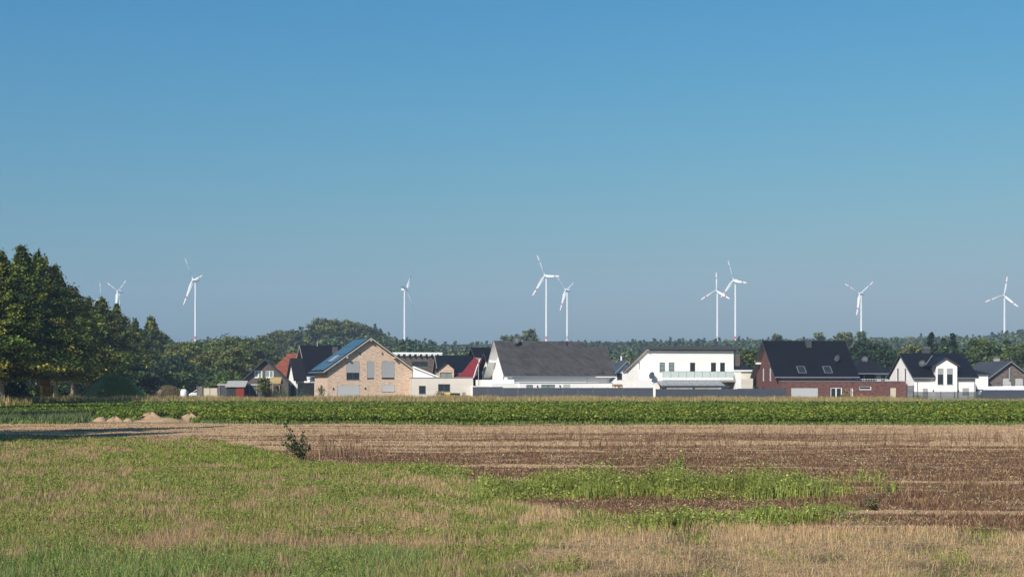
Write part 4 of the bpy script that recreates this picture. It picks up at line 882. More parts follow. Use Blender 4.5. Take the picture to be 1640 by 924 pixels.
# playhouse, young tree, dark screen fence
S_ = Bld('playhouse', 'open wooden garden playhouse with ochre roof and railing', 433.5, 186, 0, cat='playhouse')
u1, zt = S_.front(448, 613); u1 = max(u1, 1.2); mb = MB()
for u in (0, u1-.1):
    for v in (0, 1.4): S_.part('post', MB().box(u, u+.1, v, v+.1, 0, zt), M['ochre'])
S_.part('roof', MB().prism([(-.25, zt-.12), (.75, zt+.62), (1.75, zt-.12), (1.75, zt), (.75, zt+.76), (-.25, zt)], -.15, u1+.15, 'u'), M['ochre'])
mb = MB(); mb.box(.1, u1-.1, .02, .08, 1.25, 1.33)
for k in range(7): mb.box(.12+k*(u1-.3)/6, .19+k*(u1-.3)/6, .02, .08, .2, 1.25)
S_.part('railing', mb, M['greywood']); S_.part('platform', MB().box(.02, u1-.02, .1, 1.4, .9, 1.0), M['greywood']); S_.part('back_panel', MB().box(.1, u1-.1, 1.42, 1.48, .9, zt-.45), M['darkwood'])
def young(px, D, ty, Rw, lab, c, name='young_tree', cat='tree', base=.4, nl=700, ls=.2):
    return tree(name, gx(px, D), D, gz(ty, D), Rw, lab, cat=cat, form='round', nl=nl, ls=ls, cols=c, base=base, nb=30)
young(421, 184, 607, .85, 'young garden tree with loose yellowish crown left of the playhouse', OLIVE+YELG)
young(485, 184, 625, .7, 'little bluish bush before the dark screen fence', [(.05, .10, .07)], 'bush', 'bush', .05, 350, .12)
young(452, 184, 625, .6, 'small rose bush right of the playhouse', OLIVE, 'bush', 'bush', .05, 300, .12)
def fence(label, p0, p1, h, m, post='anth', every=2.0, slats=False, step=None, name='fence', thick=.05, foot=None):
    """p0, p1 = (px, D); panels between posts follow straight line"""
    a = Vector((gx(p0[0], p0[1]), p0[1], 0)); b = Vector((gx(p1[0], p1[1]), p1[1], 0)); L_ = (b-a).length; yaw = math.atan2(b.y-a.y, b.x-a.x)
    e = empty(name, a, yaw, label, 'fence'); n_ = max(1, round(L_/every)); w_ = L_/n_
    for k in range(n_+1): MB().box(k*w_-.04, k*w_+.04, -.04, .04, 0, h(k/n_)+.04).build('post', M[post], e)
    for k in range(n_):
        mb = MB(); hh = h((k+.5)/n_); x0, x1 = k*w_+.045, (k+1)*w_-.045
        ns = int(hh/.15)
        for j in range(ns):
            z0 = .04+j*(hh-.04)/ns; g = .03 if slats else .012
            mb.box(x0, x1, -thick/2, thick/2, z0, z0+(hh-.04)/ns-g)
        if not slats: mb.box(x0, x1, -thick*.3, thick*.3, .045, hh-.02)
        mb.build('panel', M[m], e)
    return e
fence('black timber screen fence between the playhouse and the beige brick house', (477, 186), (503, 187), lambda t: 2.35+.1*(t > .3), 'darkwood', every=1.9)
fence('pale board fence left of the carport, sunlit', (324, 191), (348, 191.2), lambda t: 1.72, 'palewood', post='greywood', every=1.0, thick=.04)
fence('grey weathered gate boards at the left end of the pale fence', (315.5, 190.5), (323.5, 190.8), lambda t: 1.95, 'greywood', post='greywood', every=.7, thick=.04)
# white tank and parked car
mb = MB(); mb.tube([(0, 0, .12), (0, 0, .2), (0, 0, 1.25), (0, 0, 1.5), (0, 0, 1.58)], [.38, .46, .46, .34, .15], 14)
e = empty('water_tank', (gx(294.5, 190), 190, 0), 0, 'white plastic tank standing alone left of the parked car', 'tank'); mb.build('tank_body', M['tent'], e, True); MB().tube([(0, 0, 0), (0, 0, .118)], .42, 12).build('base', M['darkwood'], e)
e = empty('parked_car', (gx(326, 204), 204, 0), R(12), 'white car half hidden behind the pale fence, dark windscreen to the left', 'car')
body = [(-2.0, .35), (2.05, .35), (2.1, .8), (1.95, 1.05), (1.1, 1.1), (.5, 1.5), (-.9, 1.52), (-1.65, 1.05), (-2.05, .85)]
MB().prism([(p[0], p[1]) for p in body], -.82, .82, 'v').build('body', M['whitepaint'], e, bevel=.06)
mb = MB().prism([(-1.62, 1.06), (.98, 1.12), (.46, 1.44), (-.86, 1.46)], -.835, .835, 'v'); mb.build('side_window', M['glass'], e)
MB().add([(-1.70, -.7, 1.06), (-1.70, .7, 1.06), (-.95, .62, 1.50), (-.95, -.62, 1.50), (-1.6, -.7, 1.0), (-1.6, .7, 1.0), (-.88, .62, 1.45), (-.88, -.62, 1.45)], [(0, 1, 2, 3), (4, 7, 6, 5), (0, 3, 7, 4), (1, 5, 6, 2), (3, 2, 6, 7), (0, 4, 5, 1)]).build('windscreen', M['glass'], e)
for x in (-1.3, 1.3):
    for y in (-.83, .65):
        wh = MB().tube([(x, y, .33), (x, y+.18, .33)], .33, 16).build('wheel', M['rubber'], e); MB().tube([(x, y-.01, .33), (x, y+.19, .33)], .18, 12).build('rim', M['steel'], wh)
for y in (-.6, .6): MB().box(-2.09, -2.02, y-.15, y+.15, .68, .82).build('headlight', M['clear'], e)
# yellow panel under the trees
e = empty('yellow_panel', (gx(70.5, 146), 146, 0), R(10), 'ochre yellow sheet cabinet standing between the bare trunks', 'cabinet')
MB().box(-.68, .68, -.2, .2, .9, gz(598, 146), 0).build('cabinet_body', M['orangeyellow'], e, bevel=.02)
for x in (-.55, .5): MB().box(x, x+.06, -.03, .03, 0, .9).build('leg', M['greywood'], e)
MB().box(-.45, -.1, -.23, -.202, 1.3, 2.0).build('hatch', M['yellow'], e); MB().box(-.7, .7, -.22, .22, gz(598, 146)+.003, gz(598, 146)+.06).build('top_cap', M['concrete'], e)

# --- second row, left part
B = Bld('tiled_house', 'house with orange red tiled hip roof behind the grey brick house', 424, 226, 6)
uL = 0; u1, _ = B.front(494, 600); zt = gz(566, 231); ze = gz(606, 226)
wall(B, MB().box(0, u1, 0, 9, 0, ze), 'dgreybrick', [])
ur = B.front(462, 566, 4.5)[0]
B.part('roof', MB().add([(-.6, -.5, ze-.2), (u1+.3, -.5, ze-.2), (u1+.3, 9.5, ze-.2), (-.6, 9.5, ze-.2), (ur, 4.5, zt), (u1+.3, 4.5, zt)], [(0, 3, 2, 1), (0, 1, 5, 4), (2, 3, 4, 5), (0, 4, 3), (1, 2, 5)]), M['redtile'])
B = Bld('white_house', 'small white house whose charcoal roof faces the field, next to the orange red roof', 474, 203, 20)
u1, _ = B.front(487, 600); zt = gz(573.5, 206); ze = gz(611, 203); bx = []
w_, rf, fr = gable_u(B, 0, u1, 0, 5.4, ze+.45, zt-.2, 'darktile', 'white', ov=.35, og=.35, gut=False, soff='anth')
B = Bld('white_house', 'tall white gabled house with pitch black roof behind the solar roof', 499, 212, 20)
u1, _ = B.front(548, 580); zt = gz(552.5, 217); ze = gz(604, 212)
w_, rf, fr = gable_u(B, 0, u1, 0, 9.5, ze+.5, zt-.2, 'blacktile', 'white', ov=.5, og=.9, gut=True)
u, z = B.front(536.5, 560, 3.2); chim2(B, u, 3.2, z-1.5, gz(557.5, 215), .7, .6, 'dgreybrick', rf)
u, z = B.front(508, 553, 4.75); B.part('roof_vent', MB().tube([(u, 4.6, z-.3), (u, 4.6, z+.6)], .09, 8), M['zinc'], rf)
B.part('side_awning', MB().box(-1.3, -.02, .3, .9, gz(606, 212)-.15, gz(606, 212)), M['whiteframe'])
# brown grey modern block with rafter canopy
B = Bld('modern_house', 'brown grey brick block with a white rafter canopy on its flat roof', 637, 214, 9)
u1, z1 = B.front(700, 567.5); bx = []
win(B, (660, 579.3, 685.5, 587.3), bx, frame='anth', mull=2)
zt = gz(571.5, 214); wall(B, MB().box(-2, u1, 0, 8, 0, zt), 'greybrick', bx)
rf = B.part('roof', MB().box(-2.1, u1+.1, -.1, 8.1, zt+.003, zt+.15), M['anth'])
mb = MB(); uc = B.front(708, 565)[0]; zc = gz(564.8, 214)
mb.box(-2.3, uc, -.55, -.43, zc-.12, zc+.05); mb.box(-2.3, uc, 3.0, 3.12, zc-.12, zc+.05)
for k in range(11): x = -1.9+k*(uc+1.8)/10; mb.add([(x-.06, -.6, zc-.15), (x+.06, -.6, zc-.15), (x+.06, 3.2, zc-.15), (x-.06, 3.2, zc-.15), (x-.06, -.6, zc-.45), (x+.06, -.6, zc-.45), (x+.06, 3.2, zc-.45), (x-.06, 3.2, zc-.45)], [(0, 1, 2, 3), (4, 7, 6, 5), (0, 4, 5, 1), (2, 6, 7, 3), (0, 3, 7, 4), (1, 5, 6, 2)])
for x in (-1.9, 1.5, 4.2, uc-.3): mb.box(x-.05, x+.05, -.5, -.4, zt+.16, zc-.12)
B.part('canopy', mb, M['whiteframe'], rf)
B = Bld('tiled_house', 'house with black tiled roof and small beige brick dormer gable behind the white annex', 704, 206, 8)
u1, _ = B.front(757, 600); zt = gz(569, 211); ze = gz(597, 206); bx = []
w_, rf, fr = gable_u(B, 0, u1, 0, 9, ze, zt-.2, 'blacktile', 'dgreybrick', ov=.3, og=.3)
ua, _ = B.front(702.5, 600, -1.2); ub, _ = B.front(727, 600, -1.2); za = gz(590, 205); zp = gz(579, 205); bx = []
win(B, (704.7, 596.5, 724, 606), bx, v=-1.2, frame='wood', mull=2, glass='curtain', sill=False)
dw = wall(B, MB().prism([(ua, 0), (ub, 0), (ub, za), ((ua+ub)/2, zp-.15), (ua, za)], -1.2, 3, 'v'), 'beige', bx)
B.part('dormer_roof', MB().prism([(ua-.3, za-.3), ((ua+ub)/2, zp-.13), (ub+.3, za-.3), (ub+.3, za-.12), ((ua+ub)/2, zp+.05), (ua-.3, za-.12)], -1.5, 3.2, 'v'), M['blacktile'])
# crimson swept roof
B = Bld('garden_pavilion', 'pavilion with swept crimson roof right behind the white annex', 732, 196, 4, cat='pavilion')
u1, _ = B.front(758, 600); zt = gz(572, 199); ze = gz(604.5, 196)
pr = [(-.3, ze-.1), (u1*.45, ze+(zt-ze)*.32), (u1*.8, ze+(zt-ze)*.68), (u1+.35, zt), (u1+.35+.9, zt-.3), (u1+.0, ze-.1)]
wall(B, MB().box(0, u1, .3, 4.6, 0, ze-.12), 'paleplaster', [])
B.part('roof', MB().prism(pr, 0, 5, 'v'), M['crimson']); B.part('roof_edge', MB().tube([(u1+.02, -.06, ze-.05), (u1+.45, -.06, ze+(zt-ze)*.45), (u1+1.0, -.06, zt-.2)], .07, 6), M['whiteframe'])
# two dark gabled houses left of the brown roof
B = Bld('brick_house', 'narrow dark brick gable with black roof just right of the crimson roof', 779, 212, 24)
u1, _ = B.front(801, 600); zt = gz(556.5, 216); ze = gz(604, 212); bx = []
wins(B, (771, 588, 773.5, 595), bx, frame='whiteframe', glass='curtain')
w_, rf, fr = gable_u(B, 0, max(u1, 3.5), 0, 8.0, ze+.3, zt-.2, 'blacktile', 'greybrick', ov=.4, og=.9, boxes=bx, gut=False, soff='anth')
u, z = B.front(790, 556, 4); chim2(B, u, 4, z-1, gz(554, 216), .9, .6, 'dgreybrick', rf)
B = Bld('white_house', 'narrow white gable with dark overhanging roof left of the brown roofed house', 791.5, 199, 22)
zt = gz(565, 202); ze = gz(600, 199); bx = []
wins(B, (785.5, 581, 788.5, 601), bx, frame='anth', sill=False)
w_, rf, fr = gable_u(B, 0, 3.2, 0, 4.8, ze+.5, zt-.2, 'blacktile', 'white', ov=.3, og=.7, boxes=bx, gut=False, soff='anth')
# --- brown roofed house
B = Bld('roofed_house', 'white house almost all covered by its huge brown grey tiled roof', 817.5, 187, 17)
uR = B.front(940, 600)[0]; zt = gz(545.8, 191); ze = gz(604, 186.6); k_ = (zt-ze)/4.75; bx = []
wins(B, (805, 579.5, 807.4, 607.5), bx, frame='anth', sill=False); wins(B, (814.2, 597, 815.6, 607), bx, frame='anth', sill=False)
w_, rf, fr = gable_u(B, 0, uR, 0, 8.6, ze+k_*.45, zt-.2, 'browntile', 'white', ov=.45, og=1.05, boxes=bx, gut=True, th=.22, lining='whiteframe')
for v_ in (1.9, 6.7): z_ = ze+k_*.45+(zt-ze)*(v_ if v_ < 4.3 else 8.6-v_)/4.75; B.part('purlin', MB().box(-1.0, -.002, v_-.12, v_+.12, z_-.36, z_-.1), M['whiteframe'], rf)
u, v_ = 2.6, 3.6
s_, t_ = B.plane(825.5, 552, fr); dish(B, fr[0]+fr[1]*s_+fr[2]*t_+Vector((0, -.2, .55)), rf, .5)
for px, py in ((907.5, 553), (965, 598)):
    s_, t_ = B.plane(px, py, fr); p = fr[0]+fr[1]*s_+fr[2]*t_; B.part('roof_vent', MB().tube([p, p+Vector((0, 0, .35))], .11, 8), M['black'], rf)
uE = B.front(976, 600, .8)[0]; ztE = gz(554.6, 193); v0E = .9; vr_ = 4.6
zw = ze+k_*.45; vrE = (ztE-.2-zw)/k_
B.part('wing_wall', MB().prism([(.02, 0), (vrE*2, 0), (vrE*2, zw-.05), (vrE, ztE-.25), (.02, zw-.05)], uR+.06, uE-.3, 'u'), M['white'])
wr = B.part('wing_roof', MB().prism([(-.45, zw-k_*.45), (vrE, ztE-.2), (vrE*2+.45, zw-k_*.45), (vrE*2+.45, zw-k_*.45+.2), (vrE, ztE), (-.45, zw-k_*.45+.2)], uR+1.055, uE+.5, 'u'), M['browntile'])
B.part('gutter', MB().tube([(uR+1.06, -.53, zw-k_*.45+.05), (uE+.5, -.53, zw-k_*.45+.05)], .08, 8), M['whiteframe'], wr)
# low white ground floor in front of its eaves, and terraces
u0 = B.front(832, 615, -2.2)[0]; u1 = B.front(981, 615, -2.2)[0]; zt2 = gz(613.4, 185); bx = []
win(B, (843, 616.3, 853.7, 628), bx, v=-2.2, glass='curtain', mull=1); win(B, (867, 616, 889, 629), bx, v=-2.2, glass='curtain', mull=2); win(B, (902.5, 615.5, 913.5, 628), bx, v=-2.2, shut=1.0, frame='whiteframe')
wall(B, MB().box(u0, u1, -2.2, -.05, 0, zt2), 'white', bx, name='front_wing')
B.part('front_wing_roof', MB().box(u0-.04, u1+.04, -2.25, -.06, zt2+.003, zt2+.09), M['steel'])
lamp(B, 860.5, 618.5, -2.2); lamp(B, 896.5, 618, -2.2); downpipe(B, .25, -.12, zt2, ze)
B.part('terrace_wall', MB().box(-3.2, u0-.02, -2.0, .6, 0, gz(613.5, 186)), M['white']); B.part('upper_terrace', MB().box(-2.6, .15, -1.2, -.02, gz(613.5, 186)+.003, gz(607.5, 186)), M['white'])
B.part('lower_terrace', MB().box(-5.2, -3.22, -1.6, 1, 0, gz(618, 186)), M['white'])
B.part('side_porch', MB().box(-3.0, -1.0, 2.0, 6.5, 0, gz(608, 189)), M['white'])
for px in (788.5, 794.5): u_, z_ = B.side(px, 611.5, -3.0); 
mb = MB(); mb.tube([(0, 0, 0), (0, 0, gz(574, 190))], .05, 8); mb.box(-.35, .35, -.03, .03, gz(574.5, 190), gz(573.5, 190)); tag(mb.build('flagpole', M['steel']), 'bare grey pole with short crossbar in front of the dark brick gable', 'pole').location = (gx(766.3, 190), 190, 0)
# --- small white house with grey roof
B = Bld('white_house', 'small white gabled house with slate grey roof behind the timber pergola', 976, 204, 8)
u0 = B.front(981, 600)[0]; u1 = B.front(1023, 600)[0]; um = B.front(1003.5, 580)[0]; zr = gz(576.3, 203.5); ze = gz(600, 204); bx = []
win(B, (988.3, 597.5, 996.6, 608), bx, frame='anth')
w_, rf, fr = gable_v(B, u0-.4, u1, 0, 11, ze-.5, zr-.2, 'slate', 'white', ov=.4, og=.4, boxes=bx, um=um, soff='steel')
s_, t_ = B.plane(987, 584, fr); dish(B, fr[0]+fr[1]*s_+fr[2]*t_+Vector((0, 0, .45)), rf, .4); mb = MB(); pbox(mb, fr, 3.1, 4.0, t_-2.6, t_-1.2, .004, .12); B.part('skylight', mb, M['steel'], rf)
B.part('roof_vent', MB().tube([(um+.1, 4, zr-.2), (um+.1, 4, zr+.65)], .12, 8), M['whiteframe'], rf)
# pergola
e = Bld('pergola', 'brown timber pergola above the dark fence left of the white modern house', 984, 187, 5, cat='pergola'); u1, zt = e.front(1025, 615.5)
for u in (0.1, u1*.33, u1*.66, u1-.1):
    for v in (0, 2.4): e.part('post', MB().box(u-.06, u+.06, v-.06, v+.06, 0, zt-.3), M['wood'])
mb = MB(); 
for v in (0, 2.4): mb.box(-.2, u1+.3, v-.05, v+.05, zt-.295, zt-.12)
for k in range(12): mb.box(k*u1/11-.03, k*u1/11+.03, -.35, 2.75, zt-.118, zt+.03)
e.part('beams', mb, M['wood']); e.part('back_screen', MB().box(.3, u1*.42, 2.5, 2.56, 0, zt-.5), M['ochre']); e.part('blind', MB().box(u1*.42+.05, u1-.1, 2.5, 2.56, 0, zt-.5), M['wood'])
# --- white modern house with balcony
B = Bld('modern_house', 'white modern house with black roof edge, glass balcony and conservatory', 1038, 186, 11)
uR = B.front(1175, 590)[0]; zt = gz(554.3, 185); zb = gz(592, 196); DEP = 10.5; bx = []
for x0, x1, g in ((1056.5, 1065.2, 'curtain'), (1071.2, 1080.2, 'curtain'), (1105.2, 1113.6, 'glass'), (1138.6, 1147, 'glass'), (1153.3, 1161.3, 'glass')):
    win(B, (x0, 580.6, x1, 597.5), bx, glass=g, frame='anth', sill=False, rail=2 if g == 'curtain' else 0, fw=.05)
wins(B, (1021.5, 578.5, 1024.5, 592.5), bx, frame='whiteframe', glass='curtain', sill=False)
zwt = zt-.55
wall(B, MB().prism([(0, 0), (DEP, 0), (DEP, zb-.1), (0, zwt)], 0, uR, 'u'), 'white', bx)
rf = B.part('roof', MB().prism([(-.55, zwt+.15), (0, zwt+.06), (DEP+.8, zb-.4), (DEP+.8, zb-.18), (-.55, zt)], -.35, uR+.35, 'u'), M['anth'])
B.part('soffit', MB().prism([(-.5, zwt+.03), (DEP+.7, zb-.56), (DEP+.7, zb-.42), (-.5, zwt+.13)], -.32, -.004, 'u'), M['soffit'], rf)
ub0 = B.front(1061, 600, -2.6)[0]; ub1 = B.front(1174, 600, -2.6)[0]; zs = gz(606.3, 183.5)
bal = B.part('balcony', MB().box(ub0, ub1+.3, -2.75, -.003, zs-.42, zs-.02), M['greyplaster'])
bf = B.part('balcony_edge', MB().box(ub0, ub1, -2.82, -2.753, zs-.20, zs+.10), M['whiteframe'], bal)
zg = gz(595, 183.5); npan = 9
for k in range(npan): B.part('glass_panel', MB().box(ub0+.03+k*(ub1-ub0)/npan, ub0-.03+(k+1)*(ub1-ub0)/npan, -2.80, -2.775, zs+.14, zg), M['clear'], bal)
mb = MB().box(ub0, ub1, -2.81, -2.765, zg+.003, zg+.05)
for k in range(npan+1): x = ub0+k*(ub1-ub0)/npan; mb.box(x-.02, x+.02, -2.81, -2.765, zs+.1, zg)
B.part('handrail', mb, M['zinc'], bal)
B.part('left_wall', MB().box(B.front(1045, 600, -2.6)[0], ub0-.004, -2.7, -.004, 0, gz(596.2, 183.5)), M['white'])
B.part('lower_wing', MB().box(B.front(1012, 610, -2.9)[0], B.front(1056.5, 610, -2.9)[0], -2.95, 4, 0, gz(608.5, 183)), M['white'])
B.part('right_wall', MB().box(ub1+.31, B.front(1186.5, 600, -2.6)[0], -2.7, 3, 0, gz(595.5, 183.5)), M['white'])
p = B.front(1043.5, 601, -3.3); dish(B, (p[0], -3.3, p[1]), None, .45, (-.8, -.5, .25))
# conservatory
c0 = B.front(1057, 615, -5.2)[0]; c1 = B.front(1168, 615, -5.2)[0]; ca = B.front(1063, 615, -5.2)[0]; zlo = gz(617.3, 181); zhi = gz(609.4, 183.5)
cr_ = B.part('conservatory_roof', MB().prism([(-5.3, zlo-.1), (-2.84, zhi-.1), (-2.84, zhi), (-5.3, zlo)], c0+.2, c1-.6, 'u'), M['glassroof'])
mb = MB()
for k in range(9): x = c0+.2+k*(c1-c0-.85)/8; mb.prism([(-5.32, zlo+.004), (-2.85, zhi+.004), (-2.85, zhi+.05), (-5.32, zlo+.05)], x, x+.05, 'u')
B.part('roof_bar', mb, M['steel'], cr_); mb = MB().box(c0+.2, c1, -5.36, -5.31, zlo-.22, zlo-.01); B.part('front_beam', mb, M['anth'], cr_)
for px in (1064, 1109.5, 1155.5): u_ = B.front(px, 620, -5.2)[0]; B.part('post', MB().box(u_-.05, u_+.05, -5.3, -5.2, 0, zlo-.225), M['anth'])
ps = [1066, 1085, 1108, 1111, 1132, 1148, 1154]; ms = ['screen', 'soffit', None, 'screen', 'soffit', 'clear']
for a_, b_, m_ in zip(ps[:-1], ps[1:], ms):
    if m_: B.part('blind', MB().box(B.front(a_, 620, -4.9)[0]+.03, B.front(b_, 620, -4.9)[0]-.03, -5.27, -5.23, .3, zlo-.25), M[m_])
# house with chimney right of it
B = Bld('cream_house', 'cream house with dark hip roof and brick chimney just right of the white modern house', 1179, 208, 6)
u1 = B.front(1206, 600)[0]; ze = gz(590.5, 208); zt = gz(578, 213)
wall(B, MB().box(-1, u1, 0, 8, 0, ze-.4), 'cream', []); B.part('fascia', MB().box(-1.3, u1+.3, -.3, 8.3, ze-.395, ze-.1), M['whiteframe'])
rf = B.part('roof', MB().add([(-1.4, -.4, ze-.095), (u1+.4, -.4, ze-.095), (u1+.4, 8.4, ze-.095), (-1.4, 8.4, ze-.095), (-1.0, 4, zt), (.6, 4, zt)], [(0, 3, 2, 1), (0, 1, 5, 4), (2, 3, 4, 5), (0, 4, 3), (1, 2, 5)]), M['darktile'])
u_, z_ = B.front(1181, 575, 1.6); chim2(B, u_, 1.6, ze-.5, gz(569.5, 209.6), .62, .6, 'greybrick', rf)
B.part('garage', MB().box(B.front(1186, 600, -3)[0], B.front(1205.5, 600, -3)[0], -3, -.02, 0, gz(606.5, 205)), M['paleplaster'])
# --- dark red brick house
B = Bld('brick_house', 'dark red brick house with glossy black roof, two skylights and a long flat brick extension', 1247.5, 189, 8)
uR = B.front(1366, 600)[0]; zt = gz(545.3, 193.5); ze = gz(605, 188.3); k_ = (zt-ze)/5.3; bx = []
wins(B, (1221.3, 588.5, 1224.3, 610), bx, frame='whiteframe', glass='curtain', sill=False, fw=.04); wins(B, (1232.3, 588.5, 1235.5, 610), bx, frame='whiteframe', glass='curtain', sill=False, fw=.04)
for x in (1213, 1222.5): wins(B, (x-1.8, 620, x+1.8, 632), bx, frame='anth', sill=False)
w_, rf, fr = gable_u(B, 0, uR, 0, 9.7, ze+k_*.45, zt-.2, 'blacktile', 'redbrick', ov=.45, og=.75, boxes=bx, gut=True, soff='anth', lining='soffit')
skylight(B, fr, (1276, 587, 1291, 598, 1.15), rf); skylight(B, fr, (1317.5, 587, 1333, 598, 1.15), rf)
s_, t_ = B.plane(1294.5, 553, fr); p = fr[0]+fr[1]*s_+fr[2]*t_; chim2(B, p.x, p.y, p.z-.6, gz(544, 193), .75, .7, 'anth', rf)
s_, t_ = B.plane(1340, 580, fr); p = fr[0]+fr[1]*s_+fr[2]*t_; dish(B, p+Vector((0, -.15, .55)), rf, .45, (-.85, -.45, .25))
for v_ in (1.9, 7.8): z_ = ze+k_*.45+(zt-ze)*(min(v_, 9.7-v_))/5.3; B.part('purlin', MB().box(-.72, -.002, v_-.1, v_+.1, z_-.34, z_-.1), M['whiteframe'], rf)
v0 = -1.3; e0 = B.front(1252, 611, v0)[0]; e1 = B.front(1451, 611, v0)[0]; zx = gz(611, 187.5); bx = []
win(B, (1267, 621.2, 1310.3, 641), bx, v=v0, name='garage_door', frame='whiteframe', shut=1.0, sill=False, mull=2, shutm='shutter')
win(B, (1330, 620.3, 1348.7, 641), bx, v=v0, name='patio_door', frame='whiteframe', mull=2, sill=False, fw=.13)
win(B, (1362, 621.2, 1366.2, 641), bx, v=v0, name='side_door', frame='whiteframe', glass='curtain', sill=False, fw=.1)
win(B, (1376, 618.4, 1395.6, 624.2), bx, v=v0, frame='whiteframe', glass='glass', sill=False, fw=.1)
win(B, (1425.8, 621, 1435.3, 640), bx, v=v0, name='door', frame='anth', shut=1.0, shutm='beigedoor', sill=False)
wall(B, MB().box(e0, e1, v0, -.03, 0, zx), 'redbrick', bx, name='extension_wall')
B.part('extension_back_wall', MB().box(uR+.03, e1-.01, -.028, 6, 0, zx-.02), M['redbrick'])
B.part('extension_roof', MB().box(e0-.04, e1+.05, v0-.05, -.035, zx+.003, zx+.10), M['zinc'])
mb = MB(); u0 = B.front(1369, 606, .8)[0]; u1_ = B.front(1422, 606, .8)[0]
mb.box(u0, u1_, .78, .83, zx+.32, zx+.36)
for k in range(14): x = u0+k*(u1_-u0)/13; mb.box(x-.015, x+.015, .79, .82, zx, zx+.32)
B.part('roof_railing', mb, M['whiteframe'])
u_ = B.front(1397, 630, v0)[0]
# hip roof house behind
B = Bld('hip_roof_house', 'low house with broad dark hip roof and dish behind the flat brick extension', 1371, 205, 6)
u1 = B.front(1430, 600)[0]; ze = gz(598, 205); zt = gz(573.5, 210); bx = []
win(B, (1411, 601, 1417.5, 609.5), bx, frame='anth', glass='curtain')
wall(B, MB().box(B.front(1404, 600)[0], u1, 0, 9, 0, ze-.1), 'white', bx); B.part('brick_wall', MB().box(0, B.front(1404, 600)[0]-.005, .8, 9, 0, ze-.1), M['dgreybrick'])
rf = B.part('roof', MB().add([(-1.0, -.8, ze-.095), (u1+.6, -.8, ze-.095), (u1+.6, 9.8, ze-.095), (-1.0, 9.8, ze-.095), (u1*.42, 4.5, zt), (u1*.56, 4.5, zt)], [(0, 3, 2, 1), (0, 1, 5, 4), (2, 3, 4, 5), (0, 4, 3), (1, 2, 5)]), M['darktile'])
B.part('gutter', MB().tube([(-1.0, -.88, ze-.05), (u1+.6, -.88, ze-.05)], .08, 8), M['zinc'], rf)
p = B.front(1385, 575.5, 3.4); dish(B, (p[0], 3.4, p[1]), rf, .5); downpipe(B, B.front(1384, 600, -.2)[0], -.2, zx, ze-.2)
a_ = B.front(1366, 590, 1.5)[0]; mb = MB(); mb.add([(a_-.9, 2.2, gz(587, 207)), (a_+1.0, 2.2, gz(587, 207)), (a_+1.0, 1.2, gz(590.5, 207)), (a_-.9, 1.2, gz(590.5, 207)), (a_-.9, 2.2, gz(587, 207)-.06), (a_+1.0, 2.2, gz(587, 207)-.06), (a_+1.0, 1.2, gz(590.5, 207)-.06), (a_-.9, 1.2, gz(590.5, 207)-.06)], [(0, 1, 2, 3), (4, 7, 6, 5), (0, 4, 5, 1), (2, 6, 7, 3), (0, 3, 7, 4), (1, 5, 6, 2)]); B.part('solar_panel', mb, M['solar'], rf)
# --- white house with big dormer
B = Bld('white_house', 'white house with black roof and tall white dormer holding two long windows', 1464.5, 188, 4)
uR = B.front(1562, 600)[0]; zt = gz(565.5, 193); ze = gz(606, 187.5); k_ = (zt-ze)/5.2; bx = []
wins(B, (1436, 590.3, 1439.2, 610), bx, frame='anth', sill=False); wins(B, (1448, 590.3, 1451.2, 610), bx, frame='anth', sill=False)
for r, sh, mu in (((1478, 622, 1486, 641), 1, 1), ((1502, 622, 1526.2, 641), 1, 2), ((1541.6, 621.5, 1552, 634), 1, 1)): win(B, r, bx, shut=1.0, mull=mu, frame='anth', sill=False, shutm='greyshutter')
w_, rf, fr = gable_u(B, 0, uR, 0, 9.8, ze+k_*.4, zt-.2, 'blacktile', 'white', ov=.4, og=.3, boxes=bx, gut=False, soff='anth')
s_, t_ = B.plane(1486, 568, fr); p = fr[0]+fr[1]*.2+fr[2]*t_; chim2(B, p.x, 5.2, zt-.6, gz(558, 193.2), .95, .6, 'anth', rf)
DV = -.6; da = B.front(1499.5, 600, DV)[0]; db = B.front(1533, 600, DV)[0]; dm = B.front(1514.5, 571, DV)[0]; zp = gz(571.5, 187.2); zd = gz(586.5, 187.4); bx = []
win(B, (1501.8, 590, 1511.2, 615.5), bx, v=DV, shut=.38, mull=1, rail=1, glass='glass', shutm='greyshutter'); win(B, (1516.6, 590, 1526.2, 615.5), bx, v=DV, shut=.38, mull=1, rail=1, glass='glass', shutm='greyshutter')
kd = (zp-zd)/(db+.15-dm)
wall(B, MB().prism([(da, .0), (db, .0), (db, zd+.1), (dm, zp-.2), (da, zd+.25)], DV, -.004, 'v'), 'white', bx, name='dormer_wall')
B.part('dormer_cheeks', MB().prism([(da+.01, ze), (db-.01, ze), (db-.01, zd+.05), (dm, zp-.25), (da+.01, zd+.2)], -.002, 4, 'v'), M['white'])
kl = (zp-zd)/(dm-da+.4)
for ga, gb in ((-.3, da-.03), (db+.03, uR+.3)): B.part('gutter', MB().tube([(ga, -.47, ze+.05), (gb, -.47, ze+.05)], .075, 8), M['zinc'], rf)
dr_ = B.part('dormer_roof', MB().prism([(da-.6, zd-.1), (dm, zp-.18), (db+.35, zd-.05), (db+.35, zd+.13), (dm, zp), (da-.6, zd+.08)], DV-.2, 4.6, 'v'), M['blacktile'])
B.part('bargeboard', MB().prism([(da-.6, zd-.16), (dm, zp-.24), (db+.35, zd-.11), (db+.35, zd+.06), (dm, zp-.07), (da-.6, zd+.0)], DV-.23, DV-.205, 'v'), M['anth'], dr_)
s_, t_ = B.plane(1476, 589, fr); p = fr[0]+fr[1]*s_+fr[2]*t_; dish(B, p+Vector((0, -.2, .6)), rf, .45)
